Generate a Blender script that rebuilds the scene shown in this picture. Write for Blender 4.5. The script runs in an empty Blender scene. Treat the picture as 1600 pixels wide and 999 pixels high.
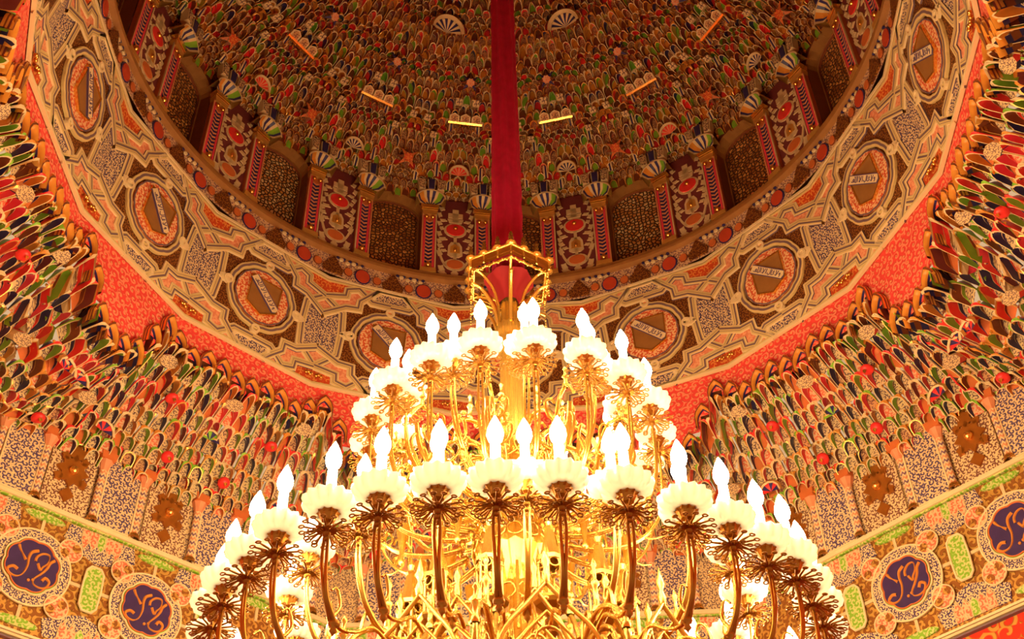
import bpy, math, random
from math import sin, cos, tan, pi, radians, atan2, hypot, floor
from mathutils import Vector, Matrix

# ---------------------------------------------------------------- frame
# plan units: u = 3 m; room axis at x=y=0; camera eye at z=0 (1.6 m above the floor)
S = 3.0
ZE = 1.6
PH = 0.02476
D = 1.7296
C = bpy.context.scene.collection
def az(k): return radians(22.5 * k) + PH
def dirk(k):
    a = az(k); return Vector((sin(a), cos(a), 0))

# ---------------------------------------------------------------- materials
MATS = {}
def nt(name):
    m = bpy.data.materials.new(name); m.use_nodes = True
    return m, m.node_tree.nodes, m.node_tree.links, m.node_tree.nodes['Principled BSDF']
def M(name, col, rough=.6, metal=0., emit=None, es=0., trans=0., noise=.0, spec=.35):
    if name in MATS: return MATS[name]
    m, n, l, b = nt(name)
    b.inputs['Base Color'].default_value = (*col, 1)
    b.inputs['Roughness'].default_value = rough
    b.inputs['Metallic'].default_value = metal
    b.inputs['Specular IOR Level'].default_value = spec
    if trans: b.inputs['Transmission Weight'].default_value = trans
    if emit:
        b.inputs['Emission Color'].default_value = (*emit, 1); b.inputs['Emission Strength'].default_value = es
    if noise:
        t = n.new('ShaderNodeTexNoise'); t.inputs['Scale'].default_value = 14; t.inputs['Detail'].default_value = 4
        tc = n.new('ShaderNodeTexCoord'); l.new(tc.outputs['Object'], t.inputs['Vector'])
        mx = n.new('ShaderNodeMix'); mx.data_type = 'RGBA'
        mx.inputs[6].default_value = (*[c * (1 - noise) for c in col], 1); mx.inputs[7].default_value = (*[min(1, c * (1 + noise)) for c in col], 1)
        l.new(t.outputs['Fac'], mx.inputs[0]); l.new(mx.outputs[2], b.inputs['Base Color'])
    MATS[name] = m; return m
def mathn(n, l, op, a, bb=None, c=None):
    x = n.new('ShaderNodeMath'); x.operation = op
    for i, v in enumerate((a, bb, c)):
        if v is None: continue
        if hasattr(v, 'links') or hasattr(v, 'is_linked'): l.new(v, x.inputs[i])
        else: x.inputs[i].default_value = v
    return x.outputs[0]
def scroll(name, bg, fg, scale, freq=7.0, thr=0.0, bump=.25, rough=.6, metal_fg=0., third=None, soft=.25):
    """carved arabesque: spirals winding about scattered centres, read from the UV map (in plan units)"""
    if name in MATS: return MATS[name]
    m, n, l, b = nt(name)
    uv = n.new('ShaderNodeUVMap'); mp = n.new('ShaderNodeVectorMath'); mp.operation = 'SCALE'; mp.inputs['Scale'].default_value = scale
    l.new(uv.outputs['UV'], mp.inputs[0])
    vo = n.new('ShaderNodeTexVoronoi'); vo.voronoi_dimensions = '2D'; vo.feature = 'F1'; vo.inputs['Scale'].default_value = 1; vo.inputs['Randomness'].default_value = .75
    l.new(mp.outputs[0], vo.inputs['Vector'])
    sb = n.new('ShaderNodeVectorMath'); sb.operation = 'SUBTRACT'; l.new(mp.outputs[0], sb.inputs[0]); l.new(vo.outputs['Position'], sb.inputs[1])
    sx = n.new('ShaderNodeSeparateXYZ'); l.new(sb.outputs[0], sx.inputs[0])
    ang = mathn(n, l, 'ARCTAN2', sx.outputs[1], sx.outputs[0])
    rd = n.new('ShaderNodeSeparateColor'); l.new(vo.outputs['Color'], rd.inputs[0])
    sg = mathn(n, l, 'SUBTRACT', mathn(n, l, 'MULTIPLY', mathn(n, l, 'GREATER_THAN', rd.outputs[0], .5), 2.0), 1.0)
    ph = mathn(n, l, 'MULTIPLY', ang, sg)
    ph = mathn(n, l, 'ADD', ph, mathn(n, l, 'MULTIPLY', rd.outputs[1], 6.28))
    v = mathn(n, l, 'SINE', mathn(n, l, 'ADD', ph, mathn(n, l, 'MULTIPLY', vo.outputs['Distance'], freq)))
    fac = mathn(n, l, 'SMOOTH_MIN', 1.0, mathn(n, l, 'MAXIMUM', 0.0, mathn(n, l, 'DIVIDE', mathn(n, l, 'SUBTRACT', v, thr - soft), 2 * soft)), .01)
    mx = n.new('ShaderNodeMix'); mx.data_type = 'RGBA'; mx.inputs[6].default_value = (*bg, 1); mx.inputs[7].default_value = (*fg, 1)
    l.new(fac, mx.inputs[0]); out = mx.outputs[2]
    if third:
        m2 = n.new('ShaderNodeMix'); m2.data_type = 'RGBA'; l.new(out, m2.inputs[6]); m2.inputs[7].default_value = (*third, 1)
        l.new(mathn(n, l, 'LESS_THAN', vo.outputs['Distance'], .14), m2.inputs[0]); out = m2.outputs[2]
    l.new(out, b.inputs['Base Color'])
    b.inputs['Roughness'].default_value = rough; b.inputs['Specular IOR Level'].default_value = .3
    if metal_fg: l.new(mathn(n, l, 'MULTIPLY', fac, metal_fg), b.inputs['Metallic'])
    bp = n.new('ShaderNodeBump'); bp.inputs['Strength'].default_value = bump; bp.inputs['Distance'].default_value = .01
    l.new(fac, bp.inputs['Height']); l.new(bp.outputs[0], b.inputs['Normal'])
    MATS[name] = m; return m
def lattice(name, scale, ca, cb, dark, metal=.35):
    """pierced grille: cells of amber glass between dark bars"""
    if name in MATS: return MATS[name]
    m, n, l, b = nt(name)
    uv = n.new('ShaderNodeUVMap'); mp = n.new('ShaderNodeVectorMath'); mp.operation = 'SCALE'; mp.inputs['Scale'].default_value = scale
    l.new(uv.outputs['UV'], mp.inputs[0])
    ve = n.new('ShaderNodeTexVoronoi'); ve.voronoi_dimensions = '2D'; ve.feature = 'DISTANCE_TO_EDGE'; ve.inputs['Scale'].default_value = 1; ve.inputs['Randomness'].default_value = .8
    vo = n.new('ShaderNodeTexVoronoi'); vo.voronoi_dimensions = '2D'; vo.inputs['Scale'].default_value = 1; vo.inputs['Randomness'].default_value = .8
    l.new(mp.outputs[0], ve.inputs['Vector']); l.new(mp.outputs[0], vo.inputs['Vector'])
    rd = n.new('ShaderNodeSeparateColor'); l.new(vo.outputs['Color'], rd.inputs[0])
    mx = n.new('ShaderNodeMix'); mx.data_type = 'RGBA'; mx.inputs[6].default_value = (*ca, 1); mx.inputs[7].default_value = (*cb, 1)
    l.new(mathn(n, l, 'POWER', rd.outputs[0], 1.8), mx.inputs[0])
    e = mathn(n, l, 'GREATER_THAN', ve.outputs['Distance'], .16)
    m2 = n.new('ShaderNodeMix'); m2.data_type = 'RGBA'; m2.inputs[6].default_value = (*dark, 1); l.new(mx.outputs[2], m2.inputs[7]); l.new(e, m2.inputs[0])
    l.new(m2.outputs[2], b.inputs['Base Color']); b.inputs['Roughness'].default_value = .35
    l.new(mathn(n, l, 'MULTIPLY', e, metal), b.inputs['Metallic'])
    bp = n.new('ShaderNodeBump'); bp.inputs['Strength'].default_value = .9; bp.inputs['Distance'].default_value = .02
    h = mathn(n, l, 'ADD', ve.outputs['Distance'], mathn(n, l, 'MULTIPLY', vo.outputs['Distance'], rd.outputs[1]))
    l.new(h, bp.inputs['Height']); l.new(bp.outputs[0], b.inputs['Normal'])
    MATS[name] = m; return m

CREAM = M('cream_stucco', (.68, .50, .27), .6, noise=.12)
PALE = M('pale_stucco', (.78, .60, .34), .6, noise=.08)
PURP = M('grey_purple_inlay', (.17, .10, .12), .6)
KHAKI = M('khaki_plaster', (.66, .48, .20), .6, noise=.1)
RED = M('red_paint', (.78, .035, .035), .35, noise=.2)
PINK = M('rose_paint', (.78, .05, .10), .4)
NAVY = M('navy_paint', (.032, .024, .12), .4, noise=.3)
GREEN = M('green_paint', (.22, .46, .035), .4, noise=.2)
ORANGE = M('burnt_orange_paint', (.66, .25, .035), .4, noise=.2)
BROWN = M('dark_brown_paint', (.20, .05, .018), .45, noise=.2)
MAROON = M('maroon_paint', (.17, .03, .035), .5, noise=.15)
GOLD = M('gilded_stucco', (.90, .50, .12), .22, .9)
GOLDD = M('dull_gilding', (.72, .38, .09), .32, .5, noise=.2)
BRASS = M('polished_brass', (.84, .56, .13), .27, .90)
BRASSD = M('shaded_brass', (.40, .19, .035), .28, .92)  # darker copy of the brass, shade under the saucers put into its colour
VELVET = M('red_velvet', (.42, .003, .055), .75, noise=.35)
CLOTH = M('red_cloth_lining', (.22, .004, .008), .7)
SALMON = M('salmon_paint', (.72, .28, .14), .5, noise=.12)
TERRA = M('terracotta_paint', (.60, .15, .04), .5, noise=.15)
WOOD = M('brown_moulding', (.30, .13, .035), .4, noise=.25)
CORALW = scroll('coral_carved_plaster', (.82, .062, .055), (.92, .26, .15), 46, 9, .35, .6, third=(.80, .34, .14))
CORALM = scroll('coral_arabesque', (.66, .10, .04), (.85, .50, .24), 75, 7, -.1, .5)
PINKR = scroll('pink_ribbon', (.72, .24, .13), (.80, .36, .20), 60, 6, .2, .3)
BLUES = scroll('blue_arabesque_on_cream', (.055, .028, .11), (.72, .52, .28), 100, 8.5, -.15, .4)
BLUEP = scroll('cream_scrolls_on_violet', (.085, .05, .14), (.72, .52, .28), 78, 8.5, -.15, .5)
MOTIF = scroll('cream_niche_painting', (.66, .46, .23), (.12, .05, .07), 90, 8, .55, .3)
MOTIFD = scroll('brown_niche_painting', (.58, .30, .13), (.20, .07, .06), 90, 8, .4, .3)
BROWNF = scroll('brown_gilt_ground', (.11, .028, .008), (.42, .17, .03), 85, 9, .55, .6, .4, .5)
REDGILT = scroll('red_gilt_ground', (.55, .06, .015), (.75, .26, .05), 60, 8, .5, .5)
GREENS = scroll('green_scroll_cartouche', (.22, .42, .03), (.56, .56, .20), 70, 8, .1, .4)
GOLDSC = scroll('gilt_leaf_ground', (.26, .09, .02), (.75, .42, .10), 46, 8, .1, .8, .35, .5)
PINKS = scroll('pink_scroll', (.72, .44, .25), (.72, .16, .08), 70, 8, .1, .4)
REDNET = scroll('red_wall_gilt_net', (.62, .03, .012), (.72, .36, .07), 24, 8, .5, .8, .35, .5)
SCRIPT = M('violet_ink', (.12, .07, .16), .5)
GRILLE = lattice('amber_pierced_grille', 76, (.40, .13, .025), (1.0, .55, .16), (.06, .02, .008))
GRILLEB = lattice('amber_grille_painted_glint', 76, (.70, .30, .07), (1.0, .85, .45), (.04, .014, .006), .3)  # reflections and glints on two windows put into paler cell colours
def glass_mat():
    m, n, l, b = nt('opal_glass')
    n.remove(b)
    d = n.new('ShaderNodeBsdfDiffuse'); d.inputs[0].default_value = (.96, .95, .92, 1)
    t = n.new('ShaderNodeBsdfTranslucent'); t.inputs[0].default_value = (.96, .94, .88, 1)
    g = n.new('ShaderNodeBsdfGlossy'); g.inputs['Roughness'].default_value = .15
    a = n.new('ShaderNodeMixShader'); a.inputs[0].default_value = .6; l.new(d.outputs[0], a.inputs[1]); l.new(t.outputs[0], a.inputs[2])
    c = n.new('ShaderNodeMixShader'); c.inputs[0].default_value = .08; l.new(a.outputs[0], c.inputs[1]); l.new(g.outputs[0], c.inputs[2])
    l.new(c.outputs[0], n['Material Output'].inputs[0]); return m
OPAL = glass_mat()
BULBE = 90.0
BULB = M('glowing_bulb', (1, .9, .7), .4, emit=(1.0, .72, .36), es=BULBE)
CANDLE = M('glowing_candle_tube', (.9, .8, .6), .4, emit=(1.0, .74, .38), es=26)  # tube given an added glow of its own to whiten the glass saucers

# ---------------------------------------------------------------- mesh builder
class MB:
    def __init__(s): s.v = []; s.f = []; s.m = []; s.uv = []; s.mats = []; s.sm = []
    def mi(s, mat):
        if mat not in s.mats: s.mats.append(mat)
        return s.mats.index(mat)
    def add(s, pts, mat, uv=None, smooth=False):
        b = len(s.v); s.v += [tuple(p) for p in pts]; s.f.append(tuple(range(b, b + len(pts)))); s.m.append(s.mi(mat)); s.uv.append(uv); s.sm.append(smooth)
    def grid(s, rows, mat, closed=False, uv=None, smooth=True):
        """rows: list of equal-length point lists; mat may be a function (i, j) -> material"""
        b = len(s.v); n = len(rows[0])
        for r in rows: s.v += [tuple(p) for p in r]
        for i in range(len(rows) - 1):
            for j in range(n if closed else n - 1):
                j2 = (j + 1) % n
                s.f.append((b + i * n + j, b + i * n + j2, b + (i + 1) * n + j2, b + (i + 1) * n + j))
                s.m.append(s.mi(mat(i, j) if callable(mat) else mat)); s.sm.append(smooth)
                s.uv.append([uv[i][j], uv[i][j2], uv[i + 1][j2], uv[i + 1][j]] if uv else None)
    def tube(s, pts, r, mat, n=6, cap=True):
        pts = [Vector(p) for p in pts]
        if not isinstance(r, (list, tuple)): r = [r] * len(pts)
        rows = []; up = None
        for i, p in enumerate(pts):
            t = (pts[min(i + 1, len(pts) - 1)] - pts[max(i - 1, 0)]).normalized()
            if up is None:
                up = Vector((0, 0, 1)) if abs(t.z) < .9 else Vector((1, 0, 0))
            a = t.cross(up)
            if a.length < 1e-5: a = t.cross(Vector((0, 1, 0)))
            a.normalize(); bb = a.cross(t).normalized(); up = bb
            rows.append([p + (a * cos(2 * pi * j / n) + bb * sin(2 * pi * j / n)) * r[i] for j in range(n)])
        s.grid(rows, mat, True)
        if cap: s.add(rows[0], mat); s.add(rows[-1], mat)
    def lathe(s, prof, mat, n=16, c=(0, 0, 0), mod=None, smooth=True, rot=0):
        rows = []
        for i, (r, z) in enumerate(prof):
            rows.append([(c[0] + r * (mod(i, j) if mod else 1) * cos(2 * pi * j / n + rot), c[1] + r * (mod(i, j) if mod else 1) * sin(2 * pi * j / n + rot), c[2] + z) for j in range(n)])
        s.grid(rows, mat, True, smooth=smooth)
    def ring(s, c, R, r, ax, mat, n=12, m=5, sq=1.0):
        c = Vector(c); a, b = Vector(ax[0]), Vector(ax[1]); nn = a.cross(b)
        rows = []
        for i in range(n + 1):
            t = 2 * pi * i / n; d = a * cos(t) + b * sin(t) * sq
            rows.append([c + d * R + (d.normalized() * cos(2 * pi * j / m) + nn * sin(2 * pi * j / m)) * r for j in range(m)])
        s.grid(rows, mat, True)
    def prism(s, poly, frame, h0, h1, mat, uvs=None, side=None):
        """polygon in a (x, y) plane of `frame`, raised from h0 to h1 along the frame normal"""
        top = [frame(x, y, h1) for x, y in poly]; bot = [frame(x, y, h0) for x, y in poly]
        s.add(top, mat, [(x, y) for x, y in poly] if uvs is None else uvs)
        n = len(poly)
        for i in range(n):
            j = (i + 1) % n; s.add([bot[i], bot[j], top[j], top[i]], side or mat, [poly[i], poly[j], poly[j], poly[i]])
    def strap(s, pts, frame, h, prof, closed=False):
        """raised ribbon along a polyline; prof = list of (offset, height, material up to next)"""
        n = len(pts); rows = []
        for i in range(n):
            p = Vector(pts[i]); a = Vector(pts[(i - 1) % n]) if (closed or i) else None; b = Vector(pts[(i + 1) % n]) if (closed or i < n - 1) else None
            d1 = (p - a).normalized() if a is not None else None; d2 = (b - p).normalized() if b is not None else None
            if d1 is None: d1 = d2
            if d2 is None: d2 = d1
            t = d1 + d2
            if t.length < 1e-6: t = d1
            t.normalize(); nn = Vector((-t.y, t.x)); k = 1 / max(.45, nn.dot(Vector((-d1.y, d1.x))))
            rows.append([frame(p.x + nn.x * o * k, p.y + nn.y * o * k, h + hh) for o, hh, _ in prof])
        if closed: rows.append(rows[0])
        s.grid(rows, lambda i, j: prof[j][2], False, smooth=False)
    def ball(s, c, r, mat, n=8, m=5, sz=1.0):
        s.lathe([(r * sin(pi * i / m), r * sz * -cos(pi * i / m)) for i in range(m + 1)], mat, n, c)
    def build(s, name, parent=None, loc=(0, 0, 0), rot=None, world=True):
        me = bpy.data.meshes.new(name)
        me.from_pydata([(x * S, y * S, z * S) for x, y, z in s.v], [], s.f)
        for m in s.mats: me.materials.append(m)
        me.polygons.foreach_set('material_index', s.m)
        me.polygons.foreach_set('use_smooth', s.sm)
        if any(u for u in s.uv):
            L = me.uv_layers.new(name='UVMap'); d = []
            for f, u in zip(s.f, s.uv):
                if u: 
                    for q in u: d += [q[0], q[1]]
                else: d += [0, 0] * len(f)
            L.data.foreach_set('uv', d)
        me.update()
        o = bpy.data.objects.new(name, me); C.objects.link(o)
        if parent is not None: o.parent = parent; o.location = Vector(loc) * S
        else: o.location = Vector(loc) * S + Vector((0, 0, ZE))
        if rot is not None: o.rotation_euler = rot
        return o
def empty(name, loc=(0, 0, 0), rot=(0, 0, 0), **kw):
    o = bpy.data.objects.new(name, None); C.objects.link(o); o.empty_display_size = .1
    o.location = Vector(loc) * S + Vector((0, 0, ZE)); o.rotation_euler = rot
    return tag(o, **kw)
def tag(o, label=None, cat=None, group=None, kind=None):
    if label: o['label'] = label
    if cat: o['category'] = cat
    if group: o['group'] = group
    if kind: o['kind'] = kind
    return o
def dup(o, parent=None):
    c = o.copy(); C.objects.link(c)
    if parent is not None: c.parent = parent
    for ch in list(o.children): dup(ch, c)
    return c
def smoothline(pts, n=6, closed=False):
    P = [Vector(p) for p in pts]; out = []; N = len(P)
    rng = N if closed else N - 1
    for i in range(rng):
        if closed: a, b, c, d = P[i - 1], P[i], P[(i + 1) % N], P[(i + 2) % N]
        else: a, b, c, d = P[max(i - 1, 0)], P[i], P[i + 1], P[min(i + 2, N - 1)]
        for j in range(n):
            t = j / n; out.append(.5 * ((2 * b) + (c - a) * t + (2 * a - 5 * b + 4 * c - d) * t * t + (3 * b - a - 3 * c + d) * t ** 3))
    if not closed: out.append(P[-1])
    return out
ORD = ['first', 'second', 'third', 'fourth', 'fifth', 'sixth', 'seventh', 'eighth', 'ninth', 'tenth', 'eleventh', 'twelfth']
SHIFT = {-2: -.018, 2: .009}
def wallframe(k, R, z0=0., lean=0.):
    """x along the wall (to the right seen from inside), y up, h towards the room's axis"""
    n = dirk(k); t = Vector((n.y, -n.x, 0)); c = cos(lean); s_ = sin(lean)
    def f(x, y, h): return n * (R - h * c - y * s_) + t * x + Vector((0, 0, z0 + y * c - h * s_))
    return f
def localframe():
    return lambda x, y, h: Vector((x, -h, y))     # object's local axes: x right, -y towards the room, z up
def wallrot(k, lean=0.): return (lean, 0, -az(k))

# ---------------------------------------------------------------- muqarnas cells
ARCH = [(-1, 0), (-1, .5), (-.88, .76), (-.55, .93), (0, 1.03), (.55, .93), (.88, .76), (1, .5), (1, 0)]
RECT = [(-1, 0), (-1, .5), (-1, .9), (-.6, 1), (0, 1), (.6, 1), (1, .9), (1, .5), (1, 0)]
def cell(mb, P, uc, hw, t0, t1, hb, c1, c2, c3, c4, back, frame_m=None, depth=.012, lean=.25):
    """one niche: P(u, t, out) gives a point of the vault, `out` towards the room"""
    fm = frame_m or CREAM; dt = t1 - t0
    r0 = [P(uc + x * hw, t0 + y * dt, 0) for x, y in RECT]
    r1 = [P(uc + x * hw * .93, t0 + (y * .95) * dt, .004) for x, y in ARCH]
    r2 = [P(uc + x * hw * .82, t0 + (y * .88) * dt, .004) for x, y in ARCH]
    base = P(uc, t0, .0); rr = []
    for x, y in ARCH:
        q = P(uc + x * hw * .74, t0, .001) + Vector((0, 0, y * hb)); rr.append(q.lerp(P(uc + x * hw * .7, t0 + y * dt * .80, -.004), lean))
    r3 = []
    for a, b in zip(r2, rr):
        m = a.lerp(b, .5); n = Vector((m.x, m.y, 0)).normalized(); r3.append(m + n * depth + Vector((0, 0, depth * .6)))
    mb.grid([r0, r1], c4, smooth=False)
    mb.grid([r1, r2], fm, smooth=False)
    r4 = [a.lerp(b, .16) + Vector((0, 0, -.001)) for a, b in zip(r3, rr)]
    mb.grid([r2, r3], lambda i, j: c1 if j < 4 else c2, smooth=True)
    mb.grid([r3, r4], fm, smooth=False)
    mb.grid([r4, rr], lambda i, j: c3, smooth=True)
    mb.add(rr, back, [(uc * 3.1 + x * hw * .8, t0 * 2.7 + y * hb) for x, y in ARCH])
def bead(mb, p, r, mat=None):
    p = Vector(p); a = [p + Vector((r * cos(q * pi / 2), r * sin(q * pi / 2), 0)) for q in range(4)]
    lo = p - Vector((0, 0, r * 1.8)); hi = p + Vector((0, 0, r * .8))
    for i in range(4):
        mb.add([a[i], a[(i + 1) % 4], hi], mat or GOLD, None, True); mb.add([a[(i + 1) % 4], a[i], lo], mat or GOLD, None, True)
def shell(mb, c, n, up, R, stripes, matA, matB, hood, hs=1.0):
    """scalloped half-dome niche: radial stripes fanning from its springing, under a curved hood"""
    c = Vector(c); n = Vector(n).normalized(); side = up.cross(n).normalized()
    N = stripes; rows = []
    for i in range(5):
        f = i / 4
        row = []
        for j in range(N + 1):
            a = pi * j / N
            row.append(c + side * (cos(a) * R * sin(f * pi / 2)) + up * (sin(a) * R * 1.15 * hs * sin(f * pi / 2)) + n * (R * .5 * sin(f * pi / 2) * (1 - .2 * f * f)))
        rows.append(row)
    mb.grid(rows, lambda i, j: matA if j % 2 else matB, smooth=False)
    rim = rows[-1]
    r2 = [p + (p - c) * .22 + n * R * .25 for p in rim]; r3 = [p + (p - c) * .36 - n * R * .1 for p in rim]
    mb.grid([rim, [p + n * R * .18 for p in rim], r2], CREAM, smooth=False); mb.grid([r2, r3], hood, smooth=True)

# ---------------------------------------------------------------- dome
PROF = [(1.0, 3.125), (.965, 3.175), (.92, 3.215), (.80, 3.262), (.633, 3.318), (.50, 3.375), (.36, 3.44), (.22, 3.52), (.10, 3.60)]
_len = [0]
for a, b in zip(PROF, PROF[1:]): _len.append(_len[-1] + hypot(a[0] - b[0], a[1] - b[1]))
def prof(t):
    """t = arc length from the springing"""
    for i in range(len(PROF) - 1):
        if t <= _len[i + 1] or i == len(PROF) - 2:
            f = (t - _len[i]) / (_len[i + 1] - _len[i]); a, b = PROF[i], PROF[i + 1]
            return a[0] + (b[0] - a[0]) * f, a[1] + (b[1] - a[1]) * f
def domeP(th, t, out):
    r, z = prof(max(0, t))
    kk = th / radians(22.5); w = abs(((kk + .5) % 1) - .5) * 2      # 0 over the windows, 1 over the piers
    w2 = abs(((kk * 4) % 1) - .5) * 2
    rip = sin(t * 34 + 2.2 * w) * .016 + (w2 - .5) * .014 * min(1, t * 12) + (w - .5) * .02 * min(1, t * 8)
    z += rip; r -= rip * .3
    r -= out * .45; z -= out * .9
    return Vector((r * sin(th), r * cos(th), z))
def dome_sector():
    mb = MB(); W2 = radians(11.25); t = 0.0; j = 0
    while True:
        r, z = prof(t)
        if r < .2: break
        dt = .0235 if t < .12 else (.026 if r > .35 else .032)
        n = max(3, round(r * 2 * W2 / .0255)); hw = W2 / n
        odd = j % 2
        for i in range(n):
            uc = -W2 + (2 * i + 1 + odd) * hw
            key = min(i, n - 1 - i) if not odd else min(i + 1, n - 1 - i)
            rnd = random.Random(j * 131 + key * 17 + 5)
            pal = [BROWN, RED, NAVY, GREEN, ORANGE, MAROON, GOLDD, BROWN]
            if j % 5 == 0: pal = [GOLDD, ORANGE, BROWN, RED]
            if j % 5 == 3: pal = [NAVY, RED, GREEN, MAROON, BROWN]
            c1 = rnd.choice(pal); c2 = c1 if rnd.random() < .5 else rnd.choice(pal); c3 = rnd.choice([NAVY, BROWN, MAROON, RED, BROWN, GREEN])
            c4 = rnd.choice([GOLDD, ORANGE, BROWN, CREAM, BROWN, MAROON])
            back = rnd.choice([MOTIFD, MOTIFD, MOTIFD, MOTIFD, GREEN, RED, ORANGE, BROWN])
            fm = rnd.choice([CREAM, PALE, GOLDD, ORANGE, PALE])
            P = (lambda u, tt, o: domeP(u, tt, o + (.006 if key % 2 else -.003)))
            cell(mb, P, uc, hw, t - .004, t + dt * 1.02, .034 + .014 * rnd.random(), c1, c2, c3, c4, back, fm, .008)
            if rnd.random() < .7: bead(mb, domeP(uc - hw, t, .006), .0042 + .0025 * rnd.random())
        t += dt; j += 1
    # tall blue and cream ribs, little square plaques and red half-domes among the cells
    def at(kk, t, out=.0): return domeP(radians(22.5) * kk, t, out)
    def up_at(kk, t): return (at(kk, t + .01) - at(kk, t)).normalized()
    def nrm(kk, t):
        a = radians(22.5) * kk; return Vector((-sin(a) * .75, -cos(a) * .75, -.66)).normalized()
    for sg in (-1, 1):
        for kk, t, h in ((.30, .10, .05), (.42, .055, .05), (.12, .07, .04), (.22, .175, .04), (.36, .26, .035)):
            p = at(kk * sg, t, .014); up = Vector((0, 0, 1)) * .8 + up_at(kk * sg, t) * .5; up.normalize(); n = nrm(kk * sg, t); sd = up.cross(n).normalized()
            for q, mm in ((-1, CREAM), (0, NAVY), (1, CREAM)):
                a = p + sd * (q * .0052 - .0024); b = p + sd * (q * .0052 + .0024); e = n * .006
                mb.add([a + e, b + e, b + e + up * h, a + e + up * h], mm); mb.add([a, a + e, a + e + up * h, a + up * h], mm); mb.add([b, b + e, b + e + up * h, b + up * h], mm)
        for kk, t in ((.27, .045), (.2, .215), (.4, .34), (.08, .30)):
            p = at(kk * sg, t, .02); n = nrm(kk * sg, t); up = up_at(kk * sg, t); sd = up.cross(n).normalized(); w = .0105
            q = [p + sd * (a * w) + up * (b * w) + n * .006 for a, b in ((-1, -1), (1, -1), (1, 1), (-1, 1))]; q2 = [x - n * .014 for x in q]
            mb.add(q, MOTIF, [(0, 0), (.02, 0), (.02, .02), (0, .02)])
            for i in range(4): mb.add([q[i], q[(i + 1) % 4], q2[(i + 1) % 4], q2[i]], CREAM)
    # gilt strips carrying three little arches over every pier
    p = at(.5, .275, .03); n = nrm(.5, .275); up = up_at(.5, .275); sd = up.cross(n).normalized()
    for a, b, c, d, mm, e in ((-.055, .055, 0, .007, GOLD, .008), (-.052, -.020, .008, .036, CREAM, .004), (-.016, .016, .008, .036, CREAM, .004), (.020, .052, .008, .036, CREAM, .004)):
        q = [p + sd * x + up * y + n * e for x, y in (((a, c), (b, c), (b, d), (a, d)) if mm is GOLD else ((a, c), (b, c), (b, d * .75), ((a + b) / 2, d), (a, d * .75)))]
        mb.add(q, mm); q2 = [x - n * .02 for x in q]
        for i in range(len(q)): mb.add([q[i], q[(i + 1) % len(q)], q2[(i + 1) % len(q)], q2[i]], mm)
        if mm is CREAM: mb.add([p + sd * x + up * y + n * (e + .001) for x, y in ((a + .005, c), (b - .005, c), (b - .005, d * .7), ((a + b) / 2, d * .86), (a + .005, d * .7))], MOTIFD, [(0, 0), (.02, 0), (.02, .02), (.01, .03), (0, .02)])
    return mb
def star_mb(p, n, up, R, core=PINKS, pet=NAVY):
    """hanging star: pointed petals round a scalloped boss"""
    mb = MB(); sd = up.cross(n).normalized()
    for i in range(8):
        a = 2 * pi * i / 8; d = sd * cos(a) + up * sin(a); e = -sd * sin(a) + up * cos(a)
        mb.add([d * R * .45 + e * R * .17 + n * .016, d * R * 1.15 + n * .002, d * R * .45 - e * R * .17 + n * .016], pet if i % 2 else BROWN)
        mb.add([d * R * .45 + e * R * .17 + n * .016, d * R * .45 + e * R * .17 - n * .01, d * R * 1.15 + n * .002], BROWN)
        a2 = a + pi / 8; d2 = sd * cos(a2) + up * sin(a2)
        bead(mb, d2 * R * .95 + n * .008, R * .13)
    out = []
    for i in range(16):
        a = 2 * pi * i / 16; r = R * (.52 if i % 2 else .40); out.append((sd * cos(a) + up * sin(a)) * r + n * .02)
    mb.add(out, core, [(cos(i * pi / 8) * .03, sin(i * pi / 8) * .03) for i in range(16)])
    for i in range(16): mb.add([out[i], out[(i + 1) % 16], out[(i + 1) % 16] - n * .03, out[i] - n * .03], CREAM)
    return mb

# ================================================================ the dome
ceil_root = empty('ceiling', (0, 0, 3.125), kind='structure')
sec = dome_sector().build('muqarnas_sector', ceil_root, (0, 0, -3.125)); sec.rotation_euler = (0, 0, -az(0)); 
for k in range(1, 16):
    o = sec.copy(); C.objects.link(o); o.parent = ceil_root; o.rotation_euler = (0, 0, -az(k))
mb = MB(); mb.lathe([(.24, 3.50), (.2, 3.56), (.1, 3.62), (.02, 3.66)], GOLDD, 32); mb.lathe([(1.08, 3.10), (1.06, 3.3), (.8, 3.45), (.4, 3.6), (.2, 3.7), (.01, 3.75)], BROWN, 32)
mb.build('dome_crown', ceil_root, (0, 0, -3.125))

def dome_thing(kk, R, z, builder, name, label, cat, group, up=None):
    a = az(kk); n = Vector((0, -.72, -.69)); u = Vector((0, -.69, .72))
    o = builder(n, u).build(name, None, (R * sin(a), R * cos(a), z)); o.rotation_euler = (0, 0, -a)
    return tag(o, label, cat, group)
side = lambda kk: ('left' if kk < 0 else 'right') + ' of the red sleeve'
def shellb(mat, hood, R):
    def f(n, u):
        m = MB(); shell(m, (0, -.014, -.006), Vector((0, -.80, -.60)), Vector((0, -.30, .95)), R, 13, mat, PALE if mat is NAVY else SALMON, hood)
        for i in range(7):
            a = pi * (i + .5) / 7; bead(m, (cos(a) * R * 1.3, -.02, sin(a) * R * 1.5), .004)
        return m
    return f
for kk, mat in ((-3.5, NAVY), (-2.5, RED), (-1.5, NAVY), (-.5, RED), (.5, NAVY), (1.5, RED), (2.5, NAVY), (3.5, RED)):
    col = 'navy and cream' if mat is NAVY else 'red and orange'
    n_ = ORD[int(abs(kk))]
    dome_thing(kk, .935, 3.185, shellb(mat, GOLDD, .027), 'scalloped_niche', '%s striped shell low in the dome, %s one %s' % (col, n_, side(kk)), 'niche', 'striped shell niches above the arcade piers')
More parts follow.
